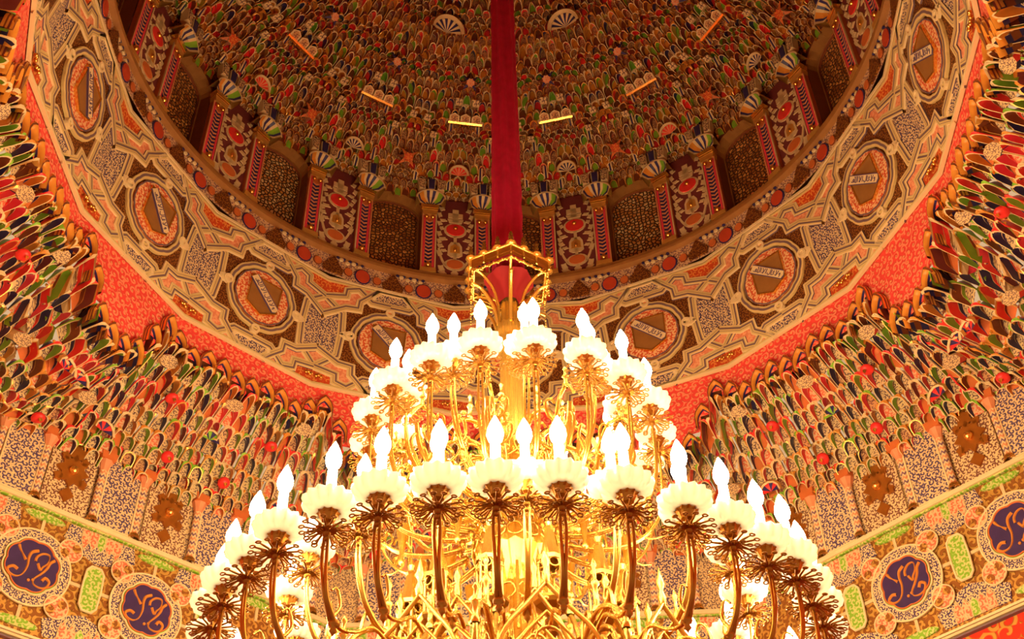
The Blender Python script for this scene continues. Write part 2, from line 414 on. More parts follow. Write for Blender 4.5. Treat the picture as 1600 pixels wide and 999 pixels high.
for kk, mat in ((-1, NAVY), (1, NAVY), (-3, RED), (3, RED)):
    col = 'navy and cream' if mat is NAVY else 'red and orange'
    dome_thing(kk, .50, 3.335, shellb(mat, GOLDD, .042), 'scalloped_niche', 'large %s shell high in the dome, %s' % (col, ('close ' if abs(kk) == 1 else 'further out ') + side(kk)), 'niche', 'large striped shell niches high in the dome')
for i, kk in enumerate((-3.5, -2.5, -1.5, -.5, .5, 1.5, 2.5, 3.5)):
    dome_thing(kk, .633, 3.295, lambda n, u: star_mb(None, n, u, .028), 'dome_star', 'navy petalled star midway up the dome, %s one %s' % (ORD[int(abs(kk))], side(kk)), 'rosette', 'rosette stars midway up the dome')
for kk in range(-3, 4):
    if kk == 0: continue
    dome_thing(kk, .89, 3.185, lambda n, u: star_mb(None, n, u, .034, REDGILT, TERRA), 'dome_boss', 'orange and brown boss above the %s dome window %s' % (ORD[abs(kk) - 1], side(kk)), 'rosette', 'orange bosses above the dome windows')

# ================================================================ arcade of windows
AR = 1.0; ZA0 = 2.768; ZA1 = 3.14
HW, HP = .0885, .108
def facet(mb, kk, R, x0, x1, z0, z1, mat):
    f = wallframe(kk, R); mb.add([f(x0, z0, 0), f(x1, z0, 0), f(x1, z1, 0), f(x0, z1, 0)], mat, [(x0, z0), (x1, z0), (x1, z1), (x0, z1)])
mb = MB()
for k in range(16):
    facet(mb, k + .5, .995, -HP, HP, ZA0, ZA1, MAROON)
    facet(mb, k, 1.09, -.14, .14, ZA0 - .02, ZA1 + .08, BROWN)
    f = wallframe(k, .998)
    # pointed head of the window opening
    arc = [(HW * cos(pi * i / 10), 3.075 + .055 * sin(pi * i / 10)) for i in range(11)]
    for i in range(10):
        a, b = arc[i], arc[i + 1]
        mb.add([f(a[0], a[1], 0), f(b[0], b[1], 0), f(b[0], ZA1 + .05, 0), f(a[0], ZA1 + .05, 0)], BROWN)
        mb.add([f(a[0], a[1], 0), f(b[0], b[1], 0), f(b[0], b[1], -.05), f(a[0], a[1], -.05)], WOOD)
    for sg in (-1, 1):
        mb.add([f(sg * HW, ZA0, 0), f(sg * HW, 3.08, 0), f(sg * HW, 3.08, -.09), f(sg * HW, ZA0, -.09)], BROWN)
tag(mb.build('wall_arcade'), kind='structure')
wn = 0
for k in range(-4, 5):
    wn += 1
    r = empty('window_%d' % wn, dirk(k) * 1.045 + Vector((0, 0, ZA0)), wallrot(k), kind='structure')
    f = localframe(); m = MB()
    pts = [(-.088, 0), (.088, 0), (.088, .30)] + [(.088 * cos(pi * i / 8), .30 + .06 * sin(pi * i / 8)) for i in range(1, 8)] + [(-.088, .30)]
    m.add([f(x, y, 0) for x, y in pts], GRILLEB if k in (1, -2) else GRILLE, [(x + k * .37, y + k * .11) for x, y in pts]); m.build('grille', r)
    m = MB(); m.strap(pts, f, 0, [(-.008, -.004, BROWN), (-.008, .008, WOOD), (.004, .008, BROWN), (.004, -.004, BROWN)], True); m.build('window_frame', r)

def pilaster(kk, sg, label):
    r = empty('pilaster', dirk(kk) * .993 + Vector((dirk(kk).y, -dirk(kk).x, 0)) * (.0855 * sg) + Vector((0, 0, ZA0)), wallrot(kk), label=label, cat='pilaster', group='pilasters of the dome arcade')
    f = localframe(); w = .0225
    m = MB()
    m.prism([(-w, 0), (w, 0), (w, .30), (-w, .30)], f, 0, .016, TERRA)
    for s_ in (-1, 1): m.prism([(s_ * w * .98 - .002, .01), (s_ * w * .98 + .002, .01), (s_ * w * .98 + .002, .30), (s_ * w * .98 - .002, .30)], f, .016, .021, CREAM if s_ * sg < 0 else SALMON)
    for s_ in (-1, 1): m.prism([(s_ * .0155 - .003, .018), (s_ * .0155 + .003, .018), (s_ * .0155 + .003, .27), (s_ * .0155 - .003, .27)], f, .016, .019, PINK)
    m.build('shaft', r)
    m = MB()
    for i in range(12):
        y = .045 + i * .0165
        for c, o in ((NAVY, 0), (SALMON, .008)):
            m.prism([(-.011, y + o), (0, y + o - .007), (.011, y + o), (.011, y + o + .006), (0, y + o - .001), (-.011, y + o + .006)], f, .016, .0185, c)
    m.build('chevron_strip', r)
    m = MB(); m.prism([(-.026, -.002), (.026, -.002), (.024, .016), (-.024, .016)], f, 0, .024, GOLDD); m.ball((0, -.022, .03), .009, GOLD, 8, 5); m.build('base', r)
    m = MB(); m.prism([(-.022, .262), (.022, .262), (.026, .285), (-.026, .285)], f, 0, .026, GOLDD); m.prism([(-.026, .288), (.026, .288), (.03, .305), (-.03, .305)], f, 0, .03, GOLD)
    for s_ in (-1, 1): m.ball((s_ * .010, -.024, .25), .007, GOLD, 8, 5)
    m.build('capital', r)
    m = MB(); R0 = .020; R1 = .044
    N = 13
    for i in range(N):
        a, b = pi * i / N, pi * (i + 1) / N
        q = lambda an, R, h: f(cos(an) * R, .305 + sin(an) * R * .9, h)
        c = [CREAM, NAVY, GREEN, GREEN, CREAM, NAVY, CREAM, NAVY, CREAM, ORANGE, ORANGE, NAVY, CREAM][i]
        m.add([q(a, R0, .026), q(b, R0, .026), q(b, R1 * .8, .034), q(a, R1 * .8, .034)], c); m.add([q(a, R1 * .8, .034), q(b, R1 * .8, .034), q(b, R1, .055), q(a, R1, .055)], c)
        m.add([q(a, R1, .055), q(b, R1, .055), q(b, R1 * 1.12, .056), q(a, R1 * 1.12, .056)], CREAM); m.add([q(a, R1 * 1.12, .056), q(b, R1 * 1.12, .056), q(b, R1 * 1.12, 0), q(a, R1 * 1.12, 0)], GOLDD)
        m.add([q(a, 0, .02), q(b, 0, .02), q(b, R0, .026), q(a, R0, .026)], NAVY if i % 2 else CREAM)
    for s_ in (-1, 0, 1):
        m.prism([(s_ * .030 - .011, .352), (s_ * .030 + .011, .352), (s_ * .034 + .013, .40), (s_ * .034 - .013, .40)], f, .03, .055, CREAM)
        m.prism([(s_ * .030 - .0088, .353), (s_ * .030 + .0088, .353), (s_ * .034 + .010, .398), (s_ * .034 - .010, .398)], f, .055, .058, NAVY if s_ == 0 else MOTIF)
    m.build('fan_bracket', r)
def ellipse(cx, cy, rx, ry, n=16, a0=0): return [(cx + rx * cos(2 * pi * i / n + a0), cy + ry * sin(2 * pi * i / n + a0)) for i in range(n)]
def painted_panel(kk, label):
    r = empty('painted_panel', dirk(kk) * .993 + Vector((0, 0, ZA0)), wallrot(kk), label=label, cat='panel', group='arabesque panels of the dome arcade')
    f = localframe()
    m = MB(); m.prism([(-.0605, .002), (.0605, .002), (.0605, .36), (-.0605, .36)], f, 0, .004, MAROON); m.build('panel_board', r)
    m = MB()
    m.prism(ellipse(0, .215, .037, .033), f, .004, .0075, CREAM); m.prism(ellipse(0, .055, .034, .026), f, .004, .0075, CREAM)
    m.prism([(-.022, .14), (-.024, .10), (-.012, .09), (.012, .09), (.024, .10), (.022, .14), (.013, .158), (-.013, .158)], f, .004, .0075, CREAM)
    m.prism([(-.005, .07), (.005, .07), (.005, .20), (-.005, .20)], f, .004, .0075, CREAM)
    m.prism([(-.008, .0), (.008, .0), (.012, .018), (0, .034), (-.012, .018)], f, .004, .0075, CREAM)
    m.prism([(-.02, .25), (.02, .25), (.026, .268), (-.026, .268)], f, .004, .0075, CREAM)
    for x, y, w, h in ((0, .285, .010, .03), (0, .285, .024, .011)): m.prism([(x - w, y - h), (x + w, y - h), (x + w, y + h), (x - w, y + h)], f, .004, .0075, CREAM)
    for s_ in (-1, 1):
        m.strap([(s_ * x, y) for x, y in smooth2([(.028, .045), (.040, .072), (.048, .10), (.052, .125)])], f, .004, [(-.0035, 0, CREAM), (-.0035, .0035, CREAM), (.0035, .0035, CREAM), (.0035, 0, CREAM)])
        for x, y, rx, ry in ((.043, .035, .011, .015), (.040, .016, .014, .008), (.050, .105, .010, .013), (.036, .118, .010, .006), (.048, .138, .011, .009), (.052, .160, .008, .012), (.040, .172, .014, .007), (.052, .195, .009, .012), (.044, .222, .008, .008), (.052, .245, .009, .010), (.040, .26, .012, .006), (.052, .285, .008, .012), (.045, .315, .010, .009), (.020, .20, .012, .004)):
            rr = random.Random(int(x * 1e4 + y * 1e3)); n = 9
            m.prism([(s_ * (x + rx * (.75 + .45 * (i % 2)) * cos(2 * pi * i / n)), y + ry * (.75 + .45 * (i % 2)) * sin(2 * pi * i / n)) for i in range(n)][::s_], f, .004, .0072, CREAM)
    m.build('arabesque', r)
    m = MB(); m.prism(ellipse(0, .215, .030, .026), f, .0076, .010, RED); m.ball((0, -.012, .219), .008, GOLD, 8, 5, .8); m.build('red_oval', r); m = MB(); m.prism(ellipse(0, .055, .026, .019), f, .0076, .010, TERRA); m.build('red_oval', r)
    m = MB(); m.prism([(-.015, .137), (-.016, .108), (.016, .108), (.015, .137), (0, .15)], f, .0076, .0085, GOLDD); m.ball((0, -.010, .122), .006, GOLD, 8, 5, 1.4); m.build('gold_niche', r)
def smooth2(p, n=5): return [(q.x, q.y) for q in smoothline([(a, b, 0) for a, b in p], n)]
for i in range(8):
    kk = i - 3.5
    nn = ORD[int(abs(kk))]
    painted_panel(kk, 'maroon and cream arabesque panel between dome windows, %s one %s' % (nn, side(kk)))
    for sg in (-1, 1):
        inner = (sg > 0) == (kk < 0)
        pilaster(kk, sg, 'chevron striped pilaster, %s edge of the %s panel %s' % ('inner' if inner else 'outer', nn, side(kk)))

# ================================================================ cornice and palmette frieze
mb = MB(); mb.lathe([(.985, 2.728), (.967, 2.734), (.965, 2.744), (.975, 2.748), (.972, 2.762), (.985, 2.768), (1.1, 2.770)], WOOD, 128, rot=pi / 2 - PH, smooth=False)
tag(mb.build('trim_1'), kind='structure')
BRICK = M('brick_red_paint', (.52, .06, .025), .5, noise=.2)
PALMG = scroll('cream_palmette_ground', (.74, .50, .28), (.22, .10, .14), 75, 8, .45, .4)
tr2 = MB(); N2 = 128
rows = [[(R * sin(az(16 * i / N2)), R * cos(az(16 * i / N2)), z) for i in range(N2 + 1)] for R, z in ((.975, 2.641), (.983, 2.730))]
tr2.grid(rows, PALMG, uv=[[(i * .05, 0) for i in range(N2 + 1)], [(i * .05, .09) for i in range(N2 + 1)]])
for i in range(32):
    kk = i * .5 - .25 + .25; f = wallframe(kk, .9745, 2.641)
    # brown palmette, red roundel, small circles
    tr2.prism([(-.03, .008), (-.034, .03), (-.020, .045), (-.012, .062), (0, .078), (.012, .062), (.020, .045), (.034, .03), (.03, .008)], f, -.004, .004, BROWNF)
    if i % 2 == 0: pass
for i in range(32):
    for off, rx, ry, mat in ((0, .022, .026, RED), (-.12, .012, .014, TERRA), (.12, .012, .014, TERRA)):
        kk = i * .5 + .25 + off; f = wallframe(kk, .9765, 2.641)
        tr2.prism(ellipse(0, .034, rx * 1.18, ry * 1.15, 12), f, -.004, .003, NAVY if off == 0 else BROWN); tr2.prism(ellipse(0, .034, rx, ry, 12), f, .003, .005, BRICK if mat is RED else mat)
    f = wallframe(i * .5 + .12, .9785, 2.641)
    for j in range(5):
        x = -.04 + j * .02; tr2.prism(ellipse(x, .072 + .006 * (j % 2), .007, .005, 7), f, -.002, .004, PALE); tr2.prism(ellipse(x + .008, .083, .005, .003, 6), f, -.002, .004, NAVY)
tag(tr2.build('trim_2'), kind='structure')

# ================================================================ interlaced frieze (16 flat sides)
LEAN = math.atan2(.045, .376); FH = .3787; FR = 1.027
HS = FR * tan(radians(11.25))
def ff(x, y, h):
    return Vector((x * (1 - y * sin(LEAN) / FR), -h, y))
def fv(pts): return [(c, v * FH) for c, v in pts]
def half(pts, sx, sy):
    out = []
    for c, v in pts:
        x = sx * (HS - c * HS / .204); y = (v if sy > 0 else 1 - v) * FH; out.append((x, y))
    return out
fr = MB()
def fillp(pts, h, mat):
    for sx in (-1, 1):
        for sy in (-1, 1):
            p = half(pts, sx, sy); fr.add([ff(x, y, h) for x, y in (p if sx * sy < 0 else p[::-1])], mat, p if sx * sy < 0 else p[::-1])
fr.add([ff(-HS, 0, 0), ff(HS, 0, 0), ff(HS, FH, 0), ff(-HS, FH, 0)], BROWNF, [(-HS, 0), (HS, 0), (HS, FH), (-HS, FH)])
fillp([(0, .62), (.05, .69), (.055, .5), (0, .5)], .002, BLUES)
fillp([(0, .835), (.064, .872), (.066, .935), (.1, .965), (.132, .91), (.109, .85), (.107, .775), (.067, .765), (0, .66)], .0025, PINKR)
fillp([(0, 1), (.09, 1), (.066, .94), (.064, .875), (0, .84)], .002, REDGILT)
fillp([(.204, .985), (.165, .985), (.15, .93), (.158, .885), (.204, .885)], .0025, BLUES)
fillp([(.14, 1), (.112, .965), (.134, .92), (.158, .97)], .003, PINKR)
LP = [(-.0130, 0, PURP), (-.0122, .0045, PALE), (-.0098, .005, KHAKI), (-.0060, .0055, PURP), (-.0005, .0055, KHAKI), (.0040, .0055, PURP), (.0052, .0055, KHAKI), (.0102, .005, PALE), (.0124, .0045, PALE), (.0130, 0, PALE)]
def st(pts, h=.0, prof=LP, closed=False):
    for sx in (-1, 1):
        for sy in (-1, 1):
            fr.strap(half(pts, sx, sy), ff, h, prof, closed)
st([(.204, .865), (.145, .865), (.10, .965), (.066, .935), (.064, .872), (0, .835)], .001)
st([(0, .835), (.060, .70), (.065, .5)], .0005)
st([(.165, 1), (.132, .91), (.109, .85), (.107, .775), (.067, .765), (0, .66)], .0015)
st([(.204, .985), (.16, .985), (.145, .93), (.155, .90)], .001, [(-.005, 0, PALE), (-.004, .006, PALE), (.004, .006, PALE), (.005, 0, PALE)])
st([(.062, .5), (.075, .52), (.088, .515), (.10, .5)], .001, [(-.006, 0, PALE), (-.005, .008, PALE), (.005, .008, PALE), (.006, 0, PALE)])
for sy in (0, 1):
    for y0, y1, hh, mt in ((-.004, .003, .010, PALE), (.003, .0055, .006, PURP), (.0055, .010, .007, KHAKI)):
        a, b = (y0, y1) if not sy else (FH - y1 + .003, FH - y0 + .003)
        fr.prism([(-HS * 1.005, a), (HS * 1.005, a), (HS * 1.005, b), (-HS * 1.005, b)], ff, 0, hh, mt)
for sx in (-1, 1):
    for cx_, cy_ in ((HS, .5), ):
        pass
fr.ball((HS * .965, -.012, .030), .004, GOLD, 6, 4)
for sx in (-1, 1):
    for q in range(3): fr.ball((sx * (HS - .012 - q * .007), -.012, .026 + .004 * (q % 2)), .0055, GOLD, 6, 4)
def trim3():
    root = empty('trim_3', (0, 0, 2.265), kind='structure')
    o = fr.build('interlace_side', root, dirk(0) * FR, wallrot(0, LEAN))
    for k in range(1, 16):
        c = o.copy(); C.objects.link(c); c.parent = root; c.location = dirk(k) * FR * S; c.rotation_euler = wallrot(k, LEAN)
trim3()

# medallions on the frieze sides
LPM = [(-.0105, 0, KHAKI), (-.0098, .007, KHAKI), (-.0045, .008, PURP), (.0025, .008, KHAKI), (.0085, .007, KHAKI), (.0095, 0, KHAKI)]
def medallion_parts():
    f = localframe(); P = {}
    m = MB(); n = 60
    q = [((.0865 + .0012 * cos(14 * 2 * pi * i / n)) * cos(2 * pi * i / n), (.0865 + .0012 * cos(14 * 2 * pi * i / n)) * sin(2 * pi * i / n)) for i in range(n)]
    m.prism(q, f, .001, .007, CORALM, side=TERRA); P['carved_field'] = m
    m = MB(); n = 84
    q = [((.1 + .0022 * abs(sin(14 * pi * i / n))) * cos(2 * pi * i / n), (.1 + .0022 * abs(sin(14 * pi * i / n))) * sin(2 * pi * i / n)) for i in range(n)]
    m.strap(q, f, .001, LPM, True)
    m.strap([(x * .84, y * .84) for x, y in q], f, .007, [(-.002, 0, PURP), (-.0015, .002, PURP), (.0015, .002, PURP), (.002, 0, PURP)], True)
    for a in range(4):
        c = Vector((cos(a * pi / 2), sin(a * pi / 2))) * .112
        m.strap(ellipse(c.x, c.y, .011, .011, 14), f, .002, [(-.004, 0, PALE), (-.003, .010, PALE), (.003, .010, PALE), (.004, 0, PALE)], True)
        m.prism(ellipse(c.x, c.y, .0075, .0075, 8), f, .001, .004, PINKR)
    P['border'] = m
    sh = [(-.046, .052), (-.046, -.038), (0, -.062), (.046, -.038), (.050, .050)]
    m = MB(); m.prism(sh, f, .002, .013, WOOD); m.strap(sh, f, .007, [(-.003, 0, GOLD), (-.003, .009, GOLD), (.001, .009, GOLD), (.001, 0, GOLD)], True); P['shield'] = m
    d = Vector((.092, -.088)).normalized(); e = Vector((-d.y, d.x)); c0 = Vector((.001, .007)); L = .060; w = .0125
    def bf(x, y, h): v = c0 + d * x + e * y; return f(v.x, v.y, h)
    m = MB(); m.prism([(-L, -w), (L - .004, -w), (L + .001, 0), (L - .004, w), (-L, w)], bf, .013, .018, PALE, side=SCRIPT)
    for s_ in (-1, 1): m.prism([(-L, s_ * w - .0012), (L - .004, s_ * w - .0012), (L - .004, s_ * w + .0012), (-L, s_ * w + .0012)], bf, .018, .0188, SCRIPT)
    P['bend'] = m
    m = MB(); pr = [(-.0010, 0, SCRIPT), (-.0009, .0012, SCRIPT), (.0009, .0012, SCRIPT), (.0010, 0, SCRIPT)]
    W_ = [[(.050, -.001), (.047, .003), (.045, -.001), (.049, -.003), (.047, -.008)],
          [(.041, .009), (.037, -.003), (.034, -.006), (.032, -.003)], [(.032, .009), (.037, -.004)],
          [(.027, .002), (.024, .005), (.023, .001), (.026, -.003), (.019, -.006), (.017, -.005)], [(.0165, .009), (.016, -.005)], [(.012, .010), (.0115, -.005), (.004, -.006), (.002, -.002)],
          [(-.003, .009), (-.0035, -.006)], [(-.008, .009), (-.012, -.003), (-.015, -.006), (-.017, -.003)], [(-.017, .009), (-.012, -.004)],
          [(-.023, .009), (-.0235, -.006)], [(-.028, .010), (-.0285, -.005), (-.034, -.005), (-.034, .009)], [(-.034, -.005), (-.040, -.005), (-.044, -.001), (-.041, .003), (-.039, -.002), (-.045, -.006), (-.050, -.004)],
          [(.024, .0075), (.0252, .0082)], [(.007, -.0088), (.0082, -.0082)], [(-.038, .0075), (-.036, .0085), (-.034, .0078)]]
    for s_ in W_: m.strap(smooth2(s_, 3), bf, .018, pr)
    P['script'] = m
    return P
MEDP = medallion_parts(); med0 = None
for k in range(-4, 5):
    y = .5 * FH; loc = dirk(k) * (FR - y * sin(LEAN)) + Vector((0, 0, 2.265 + y * cos(LEAN)))
    if k == 0: lab = 'coral medallion with brown shield directly behind the chandelier stem'
    else: lab = 'coral medallion with brown shield and diagonal script, %s one %s of the chandelier stem' % (ORD[abs(k) - 1], 'left' if k < 0 else 'right')
    if med0 is None:
        med0 = r = empty('frieze_medallion', loc, wallrot(k, LEAN))
        for nme, m in MEDP.items(): m.build(nme, r)
    else:
        r = dup(med0); r.location = loc * S + Vector((0, 0, ZE)); r.rotation_euler = wallrot(k, LEAN)
    tag(r, lab, 'medallion', 'medallions round the frieze')

def rim(kk):
    u = abs(((kk + 1) / 2) % 1); u = min(u, 1 - u) * 2      # distance to the nearest odd side, 0..1
    if u < .09: z = 2.055
    elif u < .17: z = 2.08
    elif u < .26: z = 2.115
    elif u < .34: z = 2.165
    elif u < .42: z = 2.235
    elif u < .56: z = 2.215
    elif u < .70: z = 2.185
    elif u < .85: z = 2.20
    else: z = 2.185
    return z
# ================================================================ coral drum wall
mb = MB()
for k in range(16):
    h = 1.03 * tan(radians(11.25)); f = wallframe(k, 1.03)
    NS = 36
    for i in range(NS):
        x0, x1 = -h + 2 * h * i / NS, -h + 2 * h * (i + 1) / NS; kk = k + math.degrees(math.atan(((x0 + x1) / 2) / 1.03)) / 22.5; zb = rim(kk) - .036
        mb.add([f(x0, zb, 0), f(x1, zb, 0), f(x1, 2.275, 0), f(x0, 2.275, 0)], CORALW, [(x0 + k * .61, zb), (x1 + k * .61, zb), (x1 + k * .61, 2.275), (x0 + k * .61, 2.275)])
    f2 = wallframe(k, 1.10); h2 = 1.10 * tan(radians(11.25))
    mb.add([f2(-h2, 2.26, 0), f2(h2, 2.26, 0), f2(h2, 3.2, 0), f2(-h2, 3.2, 0)], BROWN)
tag(mb.build('wall_upper'), kind='structure')

# ================================================================ lower muqarnas vaults
A8 = 1.28; ZB = 1.915
def lowP(th, t, out):
    kk = th / radians(22.5)
    p8 = (((kk / 2) + .5) % 1 - .5) * radians(45); p16 = ((kk + .5) % 1 - .5) * radians(22.5)
    Rb = A8 / cos(p8); Rt = 1.03 / cos(p16) - .010; zt = rim(kk) - .060
    sec_ = abs(((kk * 2.5) % 1) - .5) * 2
    R = Rb + (Rt - Rb) * t + .045 * sin(pi * min(1, max(0, t))) + (sec_ - .5) * .022 * sin(pi * min(1, max(0, t)))
    z = ZB + (zt - ZB) * t + (sec_ - .5) * .03 * sin(pi * min(1, max(0, t))) ** .7
    R -= out * .75; z -= out * .5
    return Vector((R * sin(th), R * cos(th), z))
def low_vault():
    mb = MB(); W2 = radians(22.5); rows = 8; n = 30; hw = W2 / n
    for j in range(rows):
        t0 = j / rows; t1 = (j + 1.08) / rows; odd = j % 2
        for i in range(n):
            uc = -W2 + (2 * i + 1 + odd) * hw
            key = min(i, n - 1 - i) if not odd else min(i + 1, n - 1 - i)
            rnd = random.Random(j * 977 + key * 31 + 3)
            pal = [RED, NAVY, GREEN, NAVY, MAROON, RED, ORANGE, BROWN, GREEN, PINK]
            c1 = rnd.choice(pal); c2 = c1 if rnd.random() < .45 else rnd.choice(pal); c3 = rnd.choice([NAVY, BROWN, RED, NAVY, MAROON, GREEN])
            c4 = rnd.choice([CREAM, GOLDD, CREAM, GREEN, RED, ORANGE]); back = rnd.choice([MOTIF, MOTIF, MOTIF, MOTIF, MOTIFD, PINKS, MOTIF, TERRA])
            sh = .5 + .5 * rnd.random(); d = .010 * (key % 3)
            kk = uc / radians(22.5)
            dz = (rim(kk) - ZB) / rows
            cell(mb, (lambda u, tt, o: lowP(u, tt, o + d)), uc, hw, t0 - .25 / rows * (1 - sh), t1, .042 + .012 * sh, c1, c2, c3, c4, back, rnd.choice([CREAM, CREAM, GOLDD]), .008, .30)
            if rnd.random() < .6: bead(mb, lowP(uc + hw, t1 - .02, .012), .0045)
    # cream plaques, red bosses and three-coloured half shells standing proud of the cells
    for kk, t, kind in ((-.75, .55, 0), (-.35, .75, 1), (0, .6, 2), (.35, .75, 1), (.75, .55, 0), (-.55, .30, 2), (.55, .30, 2), (-.18, .35, 1), (.18, .35, 1), (-.95, .7, 2), (.95, .7, 2), (0, .88, 0), (-.5, .9, 0), (.5, .9, 0), (-.85, .22, 1), (.85, .22, 1)):
        th = radians(22.5) * kk; p = lowP(th, t, .030); n_ = Vector((-sin(th) * .8, -cos(th) * .8, -.6)).normalized(); up = (lowP(th, t + .05, 0) - lowP(th, t, 0)).normalized(); sd = up.cross(n_).normalized()
        if kind == 0:
            q = [p + sd * (.026 * cos(2 * pi * i / 8 + .39)) + up * (.019 * sin(2 * pi * i / 8 + .39)) for i in range(8)]; q2 = [x - n_ * .04 - up * .0 for x in q]
            mb.add(q, MOTIF, [(.04 * cos(2 * pi * i / 8), .03 * sin(2 * pi * i / 8)) for i in range(8)])
            for i in range(8): mb.add([q[i], q[(i + 1) % 8], q2[(i + 1) % 8], q2[i]], [PALE, NAVY, RED, PALE][i % 4])
        elif kind == 1:
            rows_ = []
            for a in range(5): rows_.append([p + (sd * cos(b * pi / 5) + up * sin(b * pi / 5)) * (.017 * cos(a * pi / 8)) + n_ * .014 * sin(a * pi / 8) for b in range(10)])
            mb.grid(rows_, RED, True); bead(mb, p + n_ * .016, .006)
        else:
            shell(mb, p, n_, Vector((0, 0, 1)), .026, 6, RED if abs(kk) > .5 else GREEN, NAVY, GOLDD)
    return mb
def lancets():
    """pointed hoods of the rim standing out from the coral wall, over a whole vault (two sides)"""
    mb = MB(); n = 18
    for i in range(n):
        kk = -1 + (i + .5) * 2 / n; kf = round(kk); f = wallframe(0, 1.03)
        a = radians(22.5) * (kk - kf); base = radians(22.5) * kf; x = 1.03 * tan(a)
        z = rim(kk) - .066; w = .0245; h = .058; dep = .020
        nd = Vector((sin(base), cos(base), 0)); td = Vector((nd.y, -nd.x, 0))
        def q(px, py, out): return nd * (1.03 - out) + td * (x + px) + Vector((0, 0, z + py))
        prof_ = [(-1, -.25), (-1, .35), (-.8, .65), (-.42, .88), (0, 1.06), (.42, .88), (.8, .65), (1, .35), (1, -.25)]
        rows = []; bands = [(-.002, 1.0), (.004, 1.03), (.007, 1.02), (.011, 1.0), (.015, 1.0), (dep, .96)]
        for o, sc in bands: rows.append([q(px * w * sc, py * h * sc, o - .03 * (1 - max(py, 0)) * 0) for px, py in prof_])
        mb.grid(rows, lambda i_, j_: [GOLDD, BROWN, GOLDD, MAROON, GOLD][i_])
        inner = [[q(px * w * s_, py * h * s_, o) for px, py in prof_] for o, s_ in ((dep, .96), (dep + .002, .84), (.006, .80), (-.006, .74), (-.022, .62), (-.04, .45))]
        mb.grid(inner, lambda i_, j_: [BROWN, ORANGE, NAVY, BROWN, NAVY][i_])
        mb.add(inner[-1], BROWN)
        bead(mb, q(0, h * 1.08, .012), .005)
        if i % 3 == 1:
            for s_ in (-1, 1): bead(mb, q(s_ * w, h * .3, dep), .005)
    return mb
vm = low_vault(); lm = lancets(); vroot = None
vl = {-4: 'far left side wall, at the left edge', -2: 'left wall facing the chandelier', 0: 'far wall directly behind the chandelier', 2: 'right wall facing the chandelier', 4: 'far right side wall, at the right edge'}
for k in (-4, -2, 0, 2, 4, 6, 8, 10):
    if vroot is None:
        r = empty('muqarnas_vault', (0, 0, ZB)); vm.build('muqarnas_cells', r, (0, 0, -ZB)); lm.build('lancet_rim', r, (0, 0, -ZB)); vroot = r
    else: r = dup(vroot)
    r.rotation_euler = (0, 0, -az(k))
    if k in vl: tag(r, 'vault of painted stucco niches on the %s' % vl[k], 'vault', 'painted honeycomb vaults below the coral wall')
    else: r['kind'] = 'structure'

# ================================================================ octagon walls
HO = A8 * tan(radians(22.5)); ZL0, ZL1 = 1.411, 1.735
FLOOR = -ZE / S
names = {-4: 'wall_left', -2: 'wall_left_back', 0: 'wall_back', 2: 'wall_right_back', 4: 'wall_right', 6: 'wall_right_front', 8: 'wall_front', 10: 'wall_left_front'}
for k, nme in names.items():
    m = MB(); f = wallframe(k, A8)
    m.add([f(-HO, 1.735, 0), f(HO, 1.735, 0), f(HO, 2.06, 0), f(-HO, 2.06, 0)], MOTIF, [(-HO, 1.7), (HO, 1.7), (HO, 2.0), (-HO, 2.0)])
    lo = FLOOR if k not in (6, 8, 10) else .95
    m.add([f(-HO, lo, 0), f(HO, lo, 0), f(HO, ZL0, 0), f(-HO, ZL0, 0)], REDNET, [(-HO, lo), (HO, lo), (HO, ZL0), (-HO, ZL0)])
    m.add([f(-HO, ZL0, 0), f(HO, ZL0, 0), f(HO, ZL1, 0), f(-HO, ZL1, 0)], GOLDSC, [(-HO, ZL0), (HO, ZL0), (HO, ZL1), (-HO, ZL1)])
    tag(m.build(nme), kind='structure')
m = MB(); m.add([(-3, -4, FLOOR), (3, -4, FLOOR), (3, 2, FLOOR), (-3, 2, FLOOR)], TERRA); tag(m.build('floor'), kind='structure')
# mouldings
m = MB()
for k in names:
    f = wallframe(k, A8)
    for z0, z1, h, mt in ((1.735, 1.747, .014, PALE), (1.731, 1.735, .008, GREENS), (1.411, 1.417, .010, PALE), (1.401, 1.407, .012, CREAM), (1.393, 1.397, .012, PURP)):
        m.prism([(-HO, z0), (HO, z0), (HO, z1), (-HO, z1)], f, 0, h, mt)
tag(m.build('trim_4'), kind='structure')
